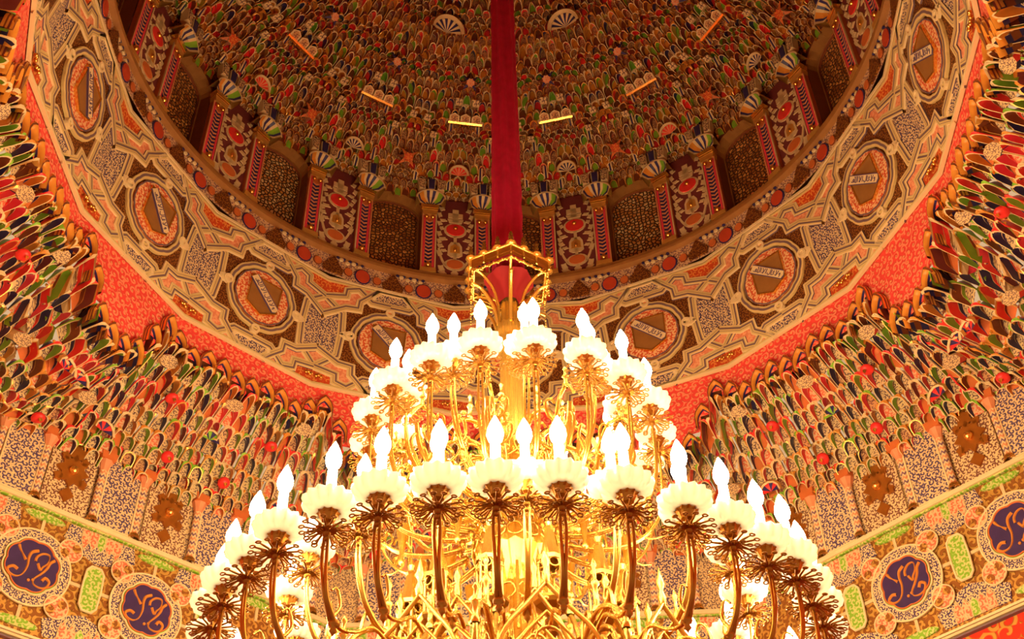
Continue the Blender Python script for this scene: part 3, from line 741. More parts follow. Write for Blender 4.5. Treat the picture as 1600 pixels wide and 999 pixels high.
# painted lower frieze ornaments (flat sides), roundels and cartouches apart
def frieze_paint(m, f):
    for s0 in (-.45, -.15, .15, .45):
        for sy in (-1, 1):
            Y = lambda y: 1.578 + sy * y
            m.prism([(s0 - .085, Y(.150)), (s0 - .095, Y(.11)), (s0 - .05, Y(.085)), (s0, Y(.068)), (s0 + .05, Y(.085)), (s0 + .095, Y(.11)), (s0 + .085, Y(.150))][::sy], f, 0, .003, BLUES)
            for a in (-2, -1, 0, 1, 2):
                x = s0 + a * .021; m.prism([(x - .011, Y(.150)), (x - .010 , Y(.118)), (x, Y(.105 - .004 * abs(a))), (x + .010, Y(.118)), (x + .011, Y(.150))][::sy], f, .003, .0045, PINKS if a else GREENS)
                m.strap([(x - .011, Y(.150)), (x - .010, Y(.118)), (x, Y(.103 - .004 * abs(a))), (x + .010, Y(.118)), (x + .011, Y(.150))], f, .0045, [(-.0012, 0, PALE), (0, .0015, PALE), (.0012, 0, PALE)])
    for s0 in (-.3, 0, .3):
        for sy in (-1, 1):
            m.prism(ellipse(s0, 1.578 + sy * .138, .052, .011, 12), f, 0, .005, GREENS)
            m.prism([(s0 - .004, 1.578 + sy * .09), (s0 + .004, 1.578 + sy * .09), (s0 + .004, 1.578 + sy * .13), (s0 - .004, 1.578 + sy * .13)][::sy], f, 0, .004, CREAM)
            m.prism([(s0 + sy * .09, 1.574), (s0 + sy * .13, 1.574), (s0 + sy * .13, 1.582), (s0 + sy * .09, 1.582)][::sy], f, 0, .004, CREAM)
m = MB()
for k in (-4, -2, 0, 2, 4): fk = wallframe(k, A8); frieze_paint(m, (lambda x, y, h, fk=fk, k=k: fk(x + SHIFT.get(k, 0), y, h)))
tag(m.build('trim_5'), kind='structure')
def roundel(k, s0, label):
    n = dirk(k); t = Vector((n.y, -n.x, 0)); r = empty('script_roundel', n * (A8 - .0015) + t * (s0 + SHIFT.get(k, 0)) + Vector((0, 0, 1.578)), wallrot(k), label=label, cat='roundel', group='navy script roundels of the lower frieze')
    f = localframe(); N = 64
    lob = lambda R, d: [((R + d * abs(sin(8 * 2 * pi * i / N / 2 * 1.0))) * cos(2 * pi * i / N), (R + d * abs(sin(8 * 2 * pi * i / N / 2 * 1.0))) * sin(2 * pi * i / N)) for i in range(N)]
    m = MB(); m.prism(ellipse(0, 0, .0955, .0955, 40), f, 0, .006, BLUES, side=PALE); m.strap(ellipse(0, 0, .0955, .0955, 48), f, .004, [(-.002, 0, PALE), (-.002, .004, PALE), (.002, .004, PALE), (.002, 0, PALE)], True); m.build('scroll_border', r)
    m = MB(); m.prism(lob(.067, .005), f, .006, .009, GREEN); m.strap(lob(.066, .005), f, .009, [(-.0022, 0, PALE), (-.0015, .003, PALE), (.0015, .003, PALE), (.0022, 0, PALE)], True)
    m.prism(lob(.0605, .005), f, .009, .0115, NAVYF); m.strap(lob(.0605, .005), f, .0115, [(-.0018, 0, TERRA), (-.001, .002, TERRA), (.001, .002, TERRA), (.0018, 0, TERRA)], True); m.build('navy_field', r)
    m = MB()
    def stroke(p, w):
        q = smooth2(p, 4); nn = len(q); rows = []
        for i in range(nn):
            a = Vector(q[max(i - 1, 0)]); b = Vector(q[min(i + 1, nn - 1)]); d = (b - a).normalized(); e = Vector((-d.y, d.x)); ww = w * (.35 + .65 * abs(cos(i / (nn - 1) * pi)) )
            c = Vector(q[i]); rows.append([f(*(c + e * ww), .0115), f(*(c + e * ww * .5), .0145), f(*(c - e * ww * .5), .0145), f(*(c - e * ww), .0115)])
        m.grid(rows, GILT, smooth=False)
    stroke([(.0048, .0416), (-.0086, .0324), (-.0124, .017), (-.0109, -.0063), (-.0172, -.0291), (-.0299, -.0393), (-.0457, -.0375), (-.0532, -.0273), (-.042, -.0176), (-.0302, -.0211)], .0042)
    stroke([(.0047, .0122), (.0057, .0264), (.0184, .0387), (.033, .038), (.0331, .019), (.024, .0049), (.0199, -.0036), (.0116, .01)], .0036)
    stroke([(.0475, .032), (.0389, .0215), (.0349, .006), (.0252, -.0116), (.0114, -.0308), (.0132, -.0435), (.0283, -.0474), (.0426, -.0417), (.048, -.026), (.0366, -.0188), (.030, -.030)], .0040)
    stroke([(-.0419, .0388), (-.0358, .0277), (-.0246, .0153), (-.0178, .0079)], .0040)
    for x, y in ((-.0005, -.039), (.0093, -.035)): m.prism(ellipse(x, y, .0036, .0036, 8), f, .0115, .0145, GILT)
    m.build('script', r)
    for x, y in ((.080, .075), (-.080, .075), (.080, -.075), (-.080, -.075)):
        m = MB()
        m.prism(ellipse(x, y, .029, .029, 24), f, .006, .0075, PINKS)
        for a in (0, 1): m.prism(ellipse(x + (.013 if a else -.013), y + (.010 if a else -.010), .011, .011, 12), f, .0075, .0085, GOLDSC)
        m.strap(ellipse(x, y, .029, .029, 28), f, .0075, [(-.0018, 0, PALE), (-.001, .002, PALE), (.001, .002, PALE), (.0018, 0, PALE)], True)
        m.build('corner_disc', r)
def cartouche(k, s0, label):
    n = dirk(k); t = Vector((n.y, -n.x, 0)); f = localframe(); m = MB()
    q = [(-.022, -.045), (-.012, -.058), (.012, -.058), (.022, -.045), (.024, .0), (.022, .045), (.012, .058), (-.012, .058), (-.022, .045), (-.024, 0)]
    m.prism(q, f, 0, .007, GREENS); m.strap(q, f, .006, [(-.003, 0, PALE), (-.002, .003, PALE), (.002, .003, PALE), (.003, 0, PALE)], True)
    o = m.build('green_cartouche', None, n * (A8 - .0015) + t * (s0 + SHIFT.get(k, 0)) + Vector((0, 0, 1.578)), wallrot(k)); tag(o, label, 'cartouche', 'green cartouches of the lower frieze')
NAVYF = M('navy_enamel', (.045, .020, .10), .5, noise=.35); GILT = M('gilt_script', (.72, .28, .05), .35, .3)
roundel(-2, -.302, 'navy roundel with gilt script at the left picture edge')
roundel(-2, -.005, 'navy roundel with gilt script on the left wall, beside the chandelier')
roundel(2, .005, 'navy roundel with gilt script on the right wall, beside the chandelier')
roundel(2, .30, 'navy roundel with gilt script at the right picture edge')
cartouche(-2, -.15, 'upright green scrolled cartouche between the two navy roundels of the left wall')
cartouche(-2, .15, 'upright green scrolled cartouche of the left wall, half hidden by the chandelier')
cartouche(2, -.145, 'upright green scrolled cartouche of the right wall, nearest the chandelier')
cartouche(2, .152, 'upright green scrolled cartouche between the two navy roundels of the right wall')

# panels and colonnettes above the lower frieze
def arch_poly(w, y0, y1):
    return [(-w, y0), (w, y0), (w, y1 - w * .9)] + [(w * cos(pi * i / 8), y1 - w * .9 + w * .9 * sin(pi * i / 8)) for i in range(1, 8)] + [(-w, y1 - w * .9)]
WN = {-2: 'left wall', 0: 'wall behind the chandelier', 2: 'right wall'}
def blue_panel(k, s0, label):
    n = dirk(k); t = Vector((n.y, -n.x, 0)); f = localframe(); r = empty('scrollwork_panel', n * (A8 - .0015) + t * (s0 + SHIFT.get(k, 0)) + Vector((0, 0, 1.747)), wallrot(k), label=label, cat='panel', group='violet scrollwork panels of the walls')
    m = MB(); m.prism(arch_poly(.0455, 0, .205), f, 0, .012, BLUEP, side=PALE, uvs=[(x + s0 * 3 + k, y) for x, y in arch_poly(.0455, 0, .205)]); m.build('carved_field', r)
    m = MB(); m.strap(arch_poly(.0465, 0, .207), f, .008, [(-.003, 0, PALE), (-.002, .007, PALE), (.002, .007, PALE), (.003, 0, PALE)], True); m.build('moulding', r)
def gilt_panel(k, s0, label):
    n = dirk(k); t = Vector((n.y, -n.x, 0)); f = localframe(); r = empty('gilt_star_panel', n * (A8 - .0015) + t * (s0 + SHIFT.get(k, 0)) + Vector((0, 0, 1.747)), wallrot(k), label=label, cat='panel', group='gilt star panels of the walls')
    m = MB(); q = arch_poly(.060, 0, .23); m.prism(q, f, 0, .006, SCRC, side=CREAM); m.build('scroll_ground', r)
    m = MB()
    for cx, cy, R, nn in ((0, .115, .043, 8), (0, .168, .024, 6), (0, .200, .014, 6), (0, .045, .019, 4), (-.026, .150, .012, 5), (.026, .150, .012, 5), (-.032, .088, .013, 5), (.032, .088, .013, 5)):
        m.prism([(cx + R * (1 if i % 2 == 0 else .68) * cos(pi * i / nn + pi / 2), cy + R * 1.15 * (1 if i % 2 == 0 else .68) * sin(pi * i / nn + pi / 2)) for i in range(2 * nn)], f, .006, .013, GOLDB)
    m.build('star_ornament', r)
    m = MB(); m.ball((0, -.017, .113), .0125, GOLD, 12, 6); m.build('gold_boss', r)
def colonnette(k, s0, label):
    n = dirk(k); t = Vector((n.y, -n.x, 0)); f = localframe(); r = empty('colonnette', n * (A8 - .012) + t * (s0 + SHIFT.get(k, 0)) + Vector((0, 0, 1.747)), wallrot(k), label=label, cat='column', group='striped colonnettes of the walls')
    m = MB(); rows = []
    N = 12
    for i in range(23):
        z = .012 + i * .0064; rows.append([Vector((.0095 * cos(2 * pi * j / N), .0095 * sin(2 * pi * j / N), z + .0035 * (1 if j % 2 else -1))) for j in range(N)])
    m.grid(rows, lambda i, j: [SALMON, PALE, PURP2, PALE][i % 4], True, smooth=False); m.build('shaft', r)
    m = MB(); m.lathe([(.016, -.002), (.016, .004), (.011, .006), (.014, .010), (.010, .015)], GOLD, 12); m.build('base', r)
    m = MB(); m.lathe([(.010, .150), (.011, .153), (.0125, .160), (.019, .176), (.021, .180), (.021, .186)], SALMON, 8, rot=pi / 8, smooth=False)
    m.prism([(-.019, .178), (.019, .178), (.022, .200), (-.022, .200)], f, -.014, .020, TERRA); m.build('capital', r)
SCRC = scroll('cream_scroll_relief', (.20, .07, .05), (.74, .54, .29), 82, 8, -.3, .8); GOLDB = M('brown_gilding', (.42, .14, .02), .3, .45, noise=.3); PURP2 = M('violet_stripe', (.20, .10, .18), .5)
for k in (-4, -2, 0, 2, 4):
    for i, s0 in enumerate((-.4, -.137, .137, .4)):
        if k in WN: blue_panel(k, s0, 'arched violet scrollwork panel, %s from left on the %s' % (ORD[i], WN[k]))
    for i, s0 in enumerate((-.27, 0, .27)):
        if k in WN: gilt_panel(k, s0, 'arched panel with gilt star boss, %s from left on the %s' % (ORD[i], WN[k]))
    for i, s0 in enumerate((-.46, -.345, -.195, -.08, .08, .195, .345, .46)):
        if k in WN: colonnette(k, s0, 'salmon chevron colonnette with terracotta capital, %s from left on the %s' % (ORD[i], WN[k]))

# ================================================================ red velvet sleeve
m = MB(); rows = []
N = 40
for i in range(50):
    z = 1.765 + i * (3.62 - 1.765) / 49; R = .0305 - .0035 * min(1, (z - 1.765) / .9)
    rows.append([Vector(((R + .0035 * sin(7 * 2 * pi * j / N + z * 3) + .0012 * sin(z * 90 + j)) * cos(2 * pi * j / N), (R + .0035 * sin(7 * 2 * pi * j / N + z * 3) + .0012 * sin(z * 83 + j * 2)) * sin(2 * pi * j / N), z - 1.765)) for j in range(N)])
m.grid(rows, VELVET, True)
tag(m.build('velvet_sleeve', None, (0, 0, 1.765)), 'long dark red gathered velvet sleeve over the chain above the chandelier', 'fabric')

# ================================================================ chandelier
ZC = .62
ch = empty('chandelier', (0, 0, ZC), label='huge many-tiered gilt brass chandelier with lit candle bulbs hanging under the dome', cat='chandelier')
OFF = (0, 0, -ZC)
def cpart(m, name, k=None): 
    o = m.build(name, ch, OFF)
    if k is not None: o.rotation_euler = (0, 0, -az(k))
    return o
m = MB()
core = [(.004, .64), (.03, .65), (.055, .67), (.07, .70), (.05, .735), (.055, .76), (.036, .79), (.036, .90), (.060, .915), (.058, .93), (.040, .945), (.033, .98), (.033, 1.06), (.050, 1.09), (.066, 1.115), (.069, 1.125), (.069, 1.14), (.058, 1.145), (.05, 1.155), (.036, 1.17), (.036, 1.29), (.044, 1.30), (.044, 1.315), (.028, 1.33), (.022, 1.345), (.0205, 1.56), (.024, 1.57), (.0255, 1.585), (.025, 1.60), (.029, 1.612), (.029, 1.628), (.019, 1.632), (.0175, 1.66), (.0155, 1.70), (.0150, 1.728), (.022, 1.732), (.023, 1.74), (.018, 1.744)]
m.lathe(core, BRASS, 28, smooth=False, mod=lambda i, j: 1.0 if j % 2 else .84)
for i in range(10):
    a = 2 * pi * i / 10; c_ = Vector((cos(a), sin(a), 0)) * .044; e_ = Vector((-sin(a), cos(a), 0))
    m.ring(c_ + Vector((0, 0, .87)), .013, .0028, (e_, Vector((0, 0, 1))), BRASS, 12, 5)
    m.tube([c_ + e_ * .016 + Vector((0, 0, .78)), c_ + e_ * .016 + Vector((0, 0, .885))], .003, BRASS, 6)
    m.ring(c_ * 1.05 + Vector((0, 0, 1.03)), .014, .0026, (e_, Vector((0, 0, 1))), BRASS, 12, 5)
    m.tube([c_ * 1.05 + e_ * .017 + Vector((0, 0, .96)), c_ * 1.05 + e_ * .017 + Vector((0, 0, 1.08))], .003, BRASS, 6)
    c_ = Vector((cos(a), sin(a), 0)) * .037
    m.tube([c_ + Vector((0, 0, 1.17)), c_ + Vector((0, 0, 1.29))], .0035, BRASS, 6)
cpart(m, 'central_shaft')
# crest of the gallery
m = MB()
for i in range(16):
    a = 2 * pi * i / 16; c = Vector((cos(a), sin(a), 0)) * .070
    m.ball(c + Vector((0, 0, 1.158)), .006, BRASS, 6, 4, 1.5); m.ball(c + Vector((0, 0, 1.172)), .0035, BRASS, 6, 4, 1.6)
    m.ring(c + Vector((0, 0, 1.128)), .012, .002, (Vector((-sin(a), cos(a), 0)), Vector((0, 0, 1))), BRASS, 10, 4)
cpart(m, 'gallery_crest')
# crown
m = MB(); R6 = .085; z6 = 1.757
hexp = [Vector((R6 * sin(radians(176 + 60 * i)), R6 * cos(radians(176 + 60 * i)), 0)) for i in range(6)]
for dz, sc, r_ in ((-.002, .99, .0024), (.014, 1.05, .0036), (-.014, .95, .0028)):
    m.tube([p * sc + Vector((0, 0, z6 + dz)) for p in hexp] + [hexp[0] * sc + Vector((0, 0, z6 + dz))], r_, BRASS, 6)
for i in range(6):
    a, b = hexp[i], hexp[(i + 1) % 6]
    m.add([a + Vector((0, 0, z6 - .010)), b + Vector((0, 0, z6 - .010)), b * 1.05 + Vector((0, 0, z6 + .012)), a * 1.05 + Vector((0, 0, z6 + .012))], BRASSD)
    for t in (0, .33, .67):
        p = a.lerp(b, t) * 1.04
        m.lathe([(.0001, .012), (.011, .014), (.007, .022), (.003, .028), (.0055, .032), (.002, .036), (.0045, .041), (.002, .044), (.0030, .047), (.0001, .050)], BRASS, 8, (p.x, p.y, z6))
        m.tube([p + Vector((0, 0, z6 - .01)), p + Vector((0, 0, z6 + .014))], .002, BRASS, 5)
    for t in range(9):
        p = a.lerp(b, t / 9); m.ball((p.x, p.y, z6 - .017 - .004 * (t % 2)), .0034, BRASS, 6, 4)
cpart(m, 'crown')
m = MB()
for i in range(6):
    u = hexp[i] / R6
    m.tube(smoothline([u * .024 + Vector((0, 0, 1.635)), u * .026 + Vector((0, 0, 1.675)), u * .036 + Vector((0, 0, 1.715)), u * .060 + Vector((0, 0, 1.742)), u * .082 + Vector((0, 0, 1.748))], 5), .0032, BRASS, 6)
    m.tube(smoothline([u * .084 + Vector((0, 0, 1.705)), u * .064 + Vector((0, 0, 1.702)), u * .038 + Vector((0, 0, 1.67)), u * .026 + Vector((0, 0, 1.625))], 5), .0036, BRASS, 6)
    for q in range(0 if i == 0 else 10): m.ball(u * .085 + Vector((0, 0, 1.742 - q * .0072)), .0020 if q % 2 else .0013, BRASS, 6, 4)
cpart(m, 'crown_rib')
m = MB(); m.lathe([(.048, 1.752), (.038, 1.738), (.025, 1.715), (.018, 1.695)], CLOTH, 24, mod=lambda i, j: 1 + .06 * sin(j * 1.6)); cpart(m, 'red_lining')

# candle units: local frame, radial direction +y
def radial(pts): return [Vector((x, y, z)) for x, y, z in pts]
def rosette_mb():
    m = MB()
    for lay, (n, R, z1, rr) in enumerate(((15, .0325, -.004, .0012), (12, .0245, -.014, .0012))):
        for i in range(n):
            a = 2 * pi * (i + .5 * lay) / n; d = Vector((cos(a), sin(a), 0)); e = Vector((-sin(a), cos(a), 0))
            m.tube([d * .003 + Vector((0, 0, -.008)), d * R * .45 + Vector((0, 0, z1 * .2 - .003)), d * (R - .003) + Vector((0, 0, z1))], [.0013, .0016, rr], BRASSD, 5, False)
            m.ring(d * R + Vector((0, 0, z1)), .0034, .0012, ((d - Vector((0, 0, .25))).normalized(), e), BRASSD, 9, 4)
    m.lathe([(.002, -.014), (.005, -.012), (.006, -.006), (.004, .002), (.003, .012)], BRASSD, 10)
    return m
def calyx_mb():
    m = MB(); m.lathe([(.003, .006), (.008, .009), (.0125, .018), (.0165, .025), (.0135, .026), (.004, .022)], BRASSD, 20, mod=lambda i, j: 1.14 if (j % 2 == 0 and i in (3,)) else (.92 if i in (2, 3) and j % 2 else 1.0), smooth=False); return m
def saucer_mb():
    m = MB(); N = 56
    md = lambda i, j: 1 + (.085 * cos(14 * 2 * pi * j / N)) * min(1, i / 3)
    m.lathe([(.006, .022), (.014, .0215), (.0235, .0225), (.031, .028), (.0345, .037), (.0335, .044), (.0305, .0445), (.031, .036), (.028, .029), (.018, .0265), (.006, .026)], OPAL, N, mod=md); return m
def candle_mb():
    m = MB(); m.lathe([(.0001, .025), (.0080, .026), (.0070, .030), (.0066, .090), (.0035, .093), (.0001, .094)], CANDLE, 12); return m
def bulb_mb():
    m = MB(); m.lathe([(.0001, .092), (.005, .093), (.0090, .098), (.0112, .106), (.0106, .114), (.0076, .123), (.0042, .131), (.0014, .137), (.0001, .139)], BULB, 14); return m
UNIT = {'rosette': rosette_mb(), 'calyx': calyx_mb(), 'glass_saucer': saucer_mb(), 'candle': candle_mb(), 'bulb': bulb_mb()}
DATA = {}
def arm(kind, path, r, z, k, curl=True, rs=None):
    """one branch: arm part with its rosette, calyx, saucer, candle and bulb"""
    if kind not in DATA:
        m = MB(); P = smoothline([(0, y, zz) for y, zz in path], 6)
        for sg in (-1, 1):
            pp = [p + Vector((sg * (.0026 + .0010 * sin(i * .25)), 0, 0)) for i, p in enumerate(P)]
            n = len(pp); m.tube(pp, [.0018 + .0018 * (i / n) for i in range(n)], BRASSD if kind == 'A' else BRASS, 6)
        pt = P[len(P) // 3]
        m.lathe([(.0001, -.016), (.002, -.012), (.0055, -.008), (.003, -.003), (.0075, 0), (.0075, .004), (.004, .008)], BRASSD, 8, tuple(P[-2]))
        if kind == 'A':
            m.tube(smoothline([P[-8], P[-3] + Vector((0, -.012, .0)), P[-1] + Vector((0, -.04, .012)), P[-1] + Vector((0, -.075, .035)), P[-1] + Vector((0, -.105, .03))], 5), .0028, BRASS, 6)
            m.tube(smoothline([P[-6], P[-6] + Vector((0, -.014, .022)), P[-6] + Vector((0, -.006, .044)), P[-6] + Vector((0, .004, .036))], 4), [.0026] * 8 + [.0016] * 5, BRASS, 5)
        if curl and kind in ('B', 'B2'):
            c = P[len(P) // 2]; cur = [c + Vector((0, .03 * (t / 10) * cos(t * .55) , -.010 + .026 * (t / 10) * sin(t * .55) + .02)) for t in range(11)]
            m.tube(cur, [.0034 - .0002 * t for t in range(11)], BRASS, 5)
            m.tube(smoothline([c, c + Vector((0, -.012, .03)), c + Vector((0, -.004, .055)), c + Vector((0, .004, .045))], 4), [.003] * 8 + [.002] * 5, BRASS, 5)
        m.ball(P[2], .0045, BRASSD, 8, 5)
        o = m.build('arm', ch, OFF); DATA[kind] = o.data
    else:
        o = bpy.data.objects.new('arm', DATA[kind]); C.objects.link(o); o.parent = ch; o.location = Vector(OFF) * S
    o.rotation_euler = (0, 0, -az(k))
    if rs: o.scale = (1, rs / r, 1)
    for nme, mbx in UNIT.items():
        if nme not in DATA:
            c = mbx.build(nme, o, (0, r, z)); DATA[nme] = c.data
        else:
            c = bpy.data.objects.new(nme, DATA[nme]); C.objects.link(c); c.parent = o; c.location = Vector((0, r, z)) * S
        if rs: c.scale = (1, r / rs, 1)
    return o
rk = random.Random(3)
pathA = [(.462, .895), (.462, .865), (.459, .835), (.452, .81), (.440, .79), (.432, .778)]
near = [(-5.042, .463), (-5.405, .466), (-5.848, .468), (-6.249, .475), (-6.717, .473), (-7.116, .470), (-7.532, .461), (-7.935, .455), (7.605, .455), (7.123, .456), (6.633, .452), (6.213, .451), (5.787, .45), (5.471, .46), (5.06, .455), (4.704, .457)]
for k, rr in near: arm('A', pathA, .462, .904, k - PH / radians(22.5) * 0 , rs=rr)
for i in range(1, 21): arm('A', pathA, .462, .904, 4.704 - i * (4.704 + 5.042) / 21)
pathA2 = [(.355, .97), (.354, .94), (.348, .91), (.335, .88), (.31, .855), (.285, .845)]
for i in range(18): arm('A2', pathA2, .355, .98, 7.82 + .8889 * i)
pathB = [(.252, 1.315), (.252, 1.26), (.246, 1.20), (.22, 1.155), (.18, 1.13), (.13, 1.125), (.085, 1.135)]
for i in range(18): arm('B', pathB, .252, 1.325, 7.54 + .8889 * i)
pathB2 = [(.20, 1.355), (.198, 1.31), (.185, 1.26), (.15, 1.22), (.10, 1.20), (.05, 1.21)]
for i in range(10): arm('B2', pathB2, .20, 1.365, 7.62 + 1.6 * i)

# tracery brackets
def lower_bracket():
    m = MB(); T = lambda pts, r, mt=BRASS, n=6: m.tube(smoothline([(0, y, z) for y, z in pts], 5), r, mt, 5)
    ax = (Vector((0, 1, 0)), Vector((0, 0, 1)))
    T([(.07, .80), (.078, .87), (.10, .915), (.15, .93), (.20, .90), (.225, .85)], .0038)
    T([(.21, .78), (.235, .835), (.285, .858), (.335, .838), (.365, .79), (.37, .735)], .0044)
    T([(.225, .765), (.245, .812), (.285, .832), (.325, .812), (.348, .765)], .0026)
    T([(.07, .76), (.15, .745), (.22, .755), (.30, .73), (.37, .735)], .0045)
    T([(.10, .80), (.13, .82), (.16, .80), (.19, .82), (.22, .80)], .003)
    m.ring((0, .145, .865), .042, .0034, ax, BRASS, 22, 5); m.ring((0, .145, .865), .034, .0016, ax, BRASS, 18, 4)
    for i in range(5):
        a = 2 * pi * i / 5 + .3; m.ring((0, .145 + .020 * cos(a), .865 + .020 * sin(a)), .0115, .0018, ax, BRASS, 10, 4)
    m.ring((0, .285, .795), .024, .0028, ax, BRASS, 16, 5)
    for i in range(4):
        a = pi / 2 * i + .78; m.ring((0, .285 + .011 * cos(a), .795 + .011 * sin(a)), .009, .0018, ax, BRASS, 9, 4); m.ring((0, .100 + .010 * cos(a), .815 + .010 * sin(a)), .008, .0018, ax, BRASS, 9, 4)
    for y, z, h in ((.10, .915, .075), (.20, .90, .06), (.285, .858, .085), (.365, .79, .06)):
        m.lathe([(.006, 0), (.007, .006), (.0045, .010), (.0035, h * .45), (.0065, h * .5), (.003, h * .58), (.0022, h * .8), (.0045, h * .85), (.0001, h)], BRASS, 8, (0, y, z))
    for y, z, dy in ((.235, .84, .02), (.335, .84, -.018), (.05, .92, .02), (.16, .93, -.012)):
        T([(y, z), (y + dy * .3, z + .025), (y + dy, z + .035), (y + dy * 1.3, z + .022), (y + dy, z + .014)], .0026)
    return m
def upper_bracket():
    m = MB(); T = lambda pts, r, mt=BRASS: m.tube(smoothline([(0, y, z) for y, z in pts], 5), r, mt, 5)
    ax = (Vector((0, 1, 0)), Vector((0, 0, 1)))
    T([(.04, 1.17), (.07, 1.16), (.12, 1.165), (.17, 1.19), (.205, 1.235), (.215, 1.28)], .0045)
    T([(.035, 1.30), (.06, 1.345), (.10, 1.35), (.14, 1.32), (.16, 1.27), (.15, 1.22)], .0045)
    T([(.16, 1.27), (.18, 1.315), (.21, 1.32), (.23, 1.29)], .0035); T([(.05, 1.26), (.08, 1.30), (.11, 1.29), (.12, 1.26), (.10, 1.245)], .003)
    T([(.205, 1.20), (.225, 1.235), (.215, 1.26), (.20, 1.25)], .003)
    m.ring((0, .095, 1.225), .034, .0036, ax, BRASS, 18, 5)
    for i in range(5):
        a = 2 * pi * i / 5; m.ring((0, .095 + .017 * cos(a), 1.225 + .017 * sin(a)), .010, .002, ax, BRASS, 9, 4)
    for y, z, h in ((.10, 1.35, .06), (.205, 1.32, .045), (.05, 1.34, .04)):
        m.lathe([(.005, 0), (.006, .005), (.004, .009), (.003, h * .45), (.006, h * .5), (.0028, h * .58), (.002, h * .8), (.004, h * .85), (.0001, h)], BRASS, 8, (0, y, z))
    for y, z in ((.12, 1.352), (.08, 1.352), (.165, 1.26)):
        m.ball((.006, y, z), .005, BRASS, 6, 4); m.ball((-.006, y, z), .005, BRASS, 6, 4)
    for q0 in range(3):
        cy, cz, R0 = ((.15, 1.25, .022), (.185, 1.275, .016), (.06, 1.30, .018))[q0]
        m.tube([(0, cy + R0 * (1 - t / 14) * cos(t * .75), cz + R0 * (1 - t / 14) * sin(t * .75)) for t in range(13)], [.0038 - .00018 * t for t in range(13)], BRASS, 5)
        for s_ in (-1, 1): m.tube(smoothline([(0, cy, cz - .02), (s_ * .018, cy - .01, cz), (s_ * .026, cy - .005, cz + .022), (s_ * .018, cy, cz + .030), (s_ * .012, cy, cz + .022)], 3), .0026, BRASS, 5)
    for s_ in (-1, 1):   # hanging drops under the tier
        m.lathe([(.0001, -.075), (.006, -.07), (.003, -.06), (.006, -.035), (.012, 0)], BRASS, 8, (0, .155 + s_ * .03, 1.165))
    return m
lb = lower_bracket(); o0 = None
for i in range(12):
    k = 8.3 + i * 16 / 12
    if o0 is None: o0 = cpart(lb, 'tracery_bracket', k)
    else:
        c = o0.copy(); C.objects.link(c); c.parent = ch; c.rotation_euler = (0, 0, -az(k))
o0 = None
for i in range(10):
    k = 8.4 + i * 1.6
    if o0 is None: o0 = cpart(upper_bracket(), 'scroll_bracket', k)
    else:
        c = o0.copy(); C.objects.link(c); c.parent = ch; c.rotation_euler = (0, 0, -az(k))
# turrets
def turret():
    m = MB(); c = (0, .172, .93)
    m.lathe([(.002, -.052), (.008, -.046), (.005, -.038), (.012, -.030), (.008, -.022), (.014, -.014), (.026, -.006), (.029, .000), (.029, .004), (.025, .007)], BRASSD, 8, c, smooth=False)
    for i in range(6):
        a = 2 * pi * i / 6; x, y = .0185 * cos(a), c[1] + .0185 * sin(a)
        m.tube([(x, y, .935), (x, y, .99)], .0023, BRASS, 6); m.ball((x, y, .992), .0035, BRASS, 6, 4)
        a2 = a + pi / 6; m.ring((.0170 * cos(a2), c[1] + .0170 * sin(a2), .992), .0078, .0018, (Vector((-sin(a2), cos(a2), 0)), Vector((0, 0, 1))), BRASS, 10, 4)
        m.lathe([(.0025, 0), (.003, .012), (.0001, .03)], BRASS, 5, (x, y, .995))
    m.lathe([(.022, .068), (.023, .074), (.016, .078), (.011, .10), (.007, .125), (.0095, .128), (.0035, .134), (.006, .142), (.0001, .158)], BRASS, 8, c, smooth=False)
    return m
o0 = None
for i in range(12):
    k = 8 + .51 + i * 16 / 12
    if o0 is None: o0 = cpart(turret(), 'turret', k)
    else:
        c = o0.copy(); C.objects.link(c); c.parent = ch; c.rotation_euler = (0, 0, -az(k))
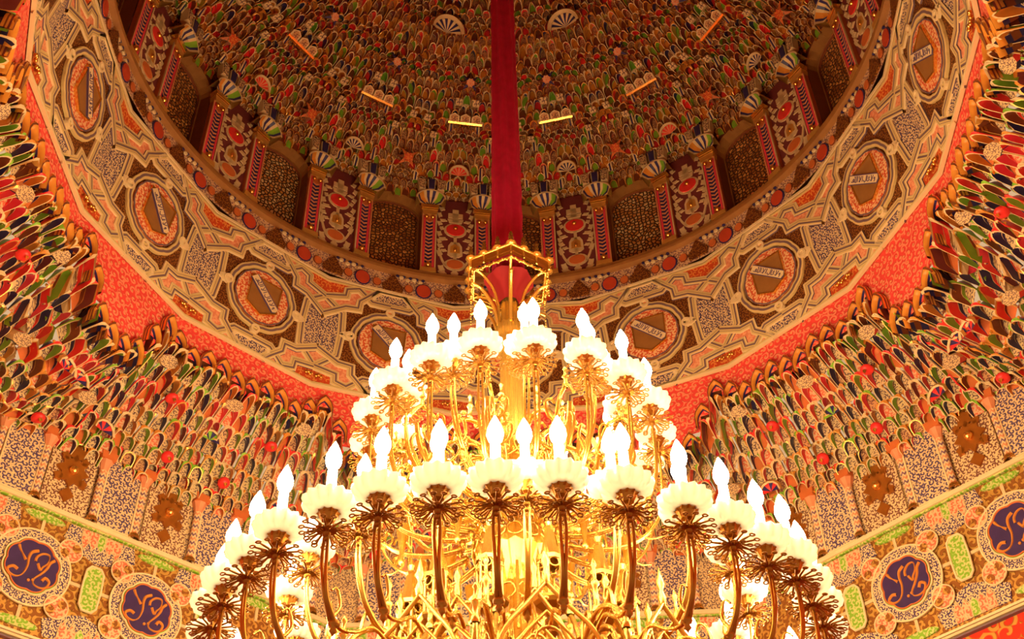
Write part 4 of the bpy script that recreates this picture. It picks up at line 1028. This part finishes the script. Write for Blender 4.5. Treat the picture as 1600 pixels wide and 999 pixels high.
# gothic gables tying the brackets at mid radius
m = MB()
for i in range(12):
    k = 8.3 + (i + .5) * 16 / 12; n = dirk(k); t = Vector((n.y, -n.x, 0)); w = .052
    q = lambda x, z, R: n * R + t * x + Vector((0, 0, z))
    m.tube([q(-w, .84, .21), q(-w * .6, .885, .21), q(0, .93, .212), q(w * .6, .885, .21), q(w, .84, .21)], .0042, BRASS, 5)
    m.tube([q(-w * .8, .80, .21), q(-w * .5, .85, .21), q(0, .88, .212), q(w * .5, .85, .21), q(w * .8, .80, .21)], .003, BRASS, 5)
    m.ring(q(0, .845, .21), .014, .0026, (t, Vector((0, 0, 1))), BRASS, 12, 5)
    m.lathe([(.004, 0), (.005, .012), (.0025, .02), (.006, .03), (.0001, .05)], BRASS, 8, tuple(q(0, .93, .212)))
    for s_ in (-1, 1): m.ball(q(s_ * w * .6, .892, .212), .005, BRASS, 6, 4); m.ball(q(s_ * w * .3, .915, .212), .0045, BRASS, 6, 4)
    for s_ in (-1, 1):
        m.tube(smoothline([q(s_ * w * 1.3, .765, .345), q(s_ * w * 1.0, .80, .34), q(s_ * w * .5, .835, .33), q(0, .87, .325)], 4), .0036, BRASS, 5)
        m.tube(smoothline([q(s_ * w * .95, .76, .33), q(s_ * w * .55, .795, .325), q(0, .83, .32)], 4), .0024, BRASS, 5)
    m.ring(q(0, .785, .33), .017, .0026, (t, Vector((0, 0, 1))), BRASS, 12, 5)
    m.lathe([(.004, 0), (.006, .012), (.0025, .022), (.006, .032), (.0001, .06)], BRASS, 8, tuple(q(0, .868, .325)))
cpart(m, 'gothic_gable')

# ================================================================ camera, light, view
P_, R_, F_, YW = 0.7623941412567629, 0.026906932661420028, 1943.0557253708705, 0.0024921836957740966
right = Vector((cos(YW), -sin(YW), 0)); fh = Vector((sin(YW), cos(YW), 0)); zz = Vector((0, 0, 1))
fwd = fh * cos(P_) + zz * sin(P_); up = -fh * sin(P_) + zz * cos(P_)
r2 = right * cos(R_) - up * sin(R_); u2 = right * sin(R_) + up * cos(R_)
# image X = u cos r - v sin r, image Y = u sin r + v cos r
cam = bpy.data.cameras.new('camera'); co = bpy.data.objects.new('camera', cam); C.objects.link(co)
co.matrix_world = Matrix(((r2.x, u2.x, -fwd.x, 0), (r2.y, u2.y, -fwd.y, -D * S), (r2.z, u2.z, -fwd.z, ZE), (0, 0, 0, 1)))
cam.sensor_width = 36; cam.sensor_fit = 'HORIZONTAL'; cam.lens = F_ / 1600 * 36; cam.clip_start = .05; cam.clip_end = 100
bpy.context.scene.camera = co
w = bpy.data.worlds.new('world'); bpy.context.scene.world = w; w.use_nodes = True
w.node_tree.nodes['Background'].inputs[0].default_value = (1.0, .62, .33, 1); w.node_tree.nodes['Background'].inputs[1].default_value = .5
sc = bpy.context.scene
sc.view_settings.view_transform = 'Standard'; sc.view_settings.look = 'None'; sc.view_settings.gamma = 1; sc.view_settings.exposure = .52
sc.view_settings.use_curve_mapping = False
try:
    sc.cycles.use_denoising = True; sc.cycles.denoiser = 'OPENIMAGEDENOISE'; sc.cycles.max_bounces = 8; sc.cycles.diffuse_bounces = 3; sc.cycles.caustics_reflective = False; sc.cycles.caustics_refractive = False
    sc.cycles.sample_clamp_indirect = 6
except Exception: pass
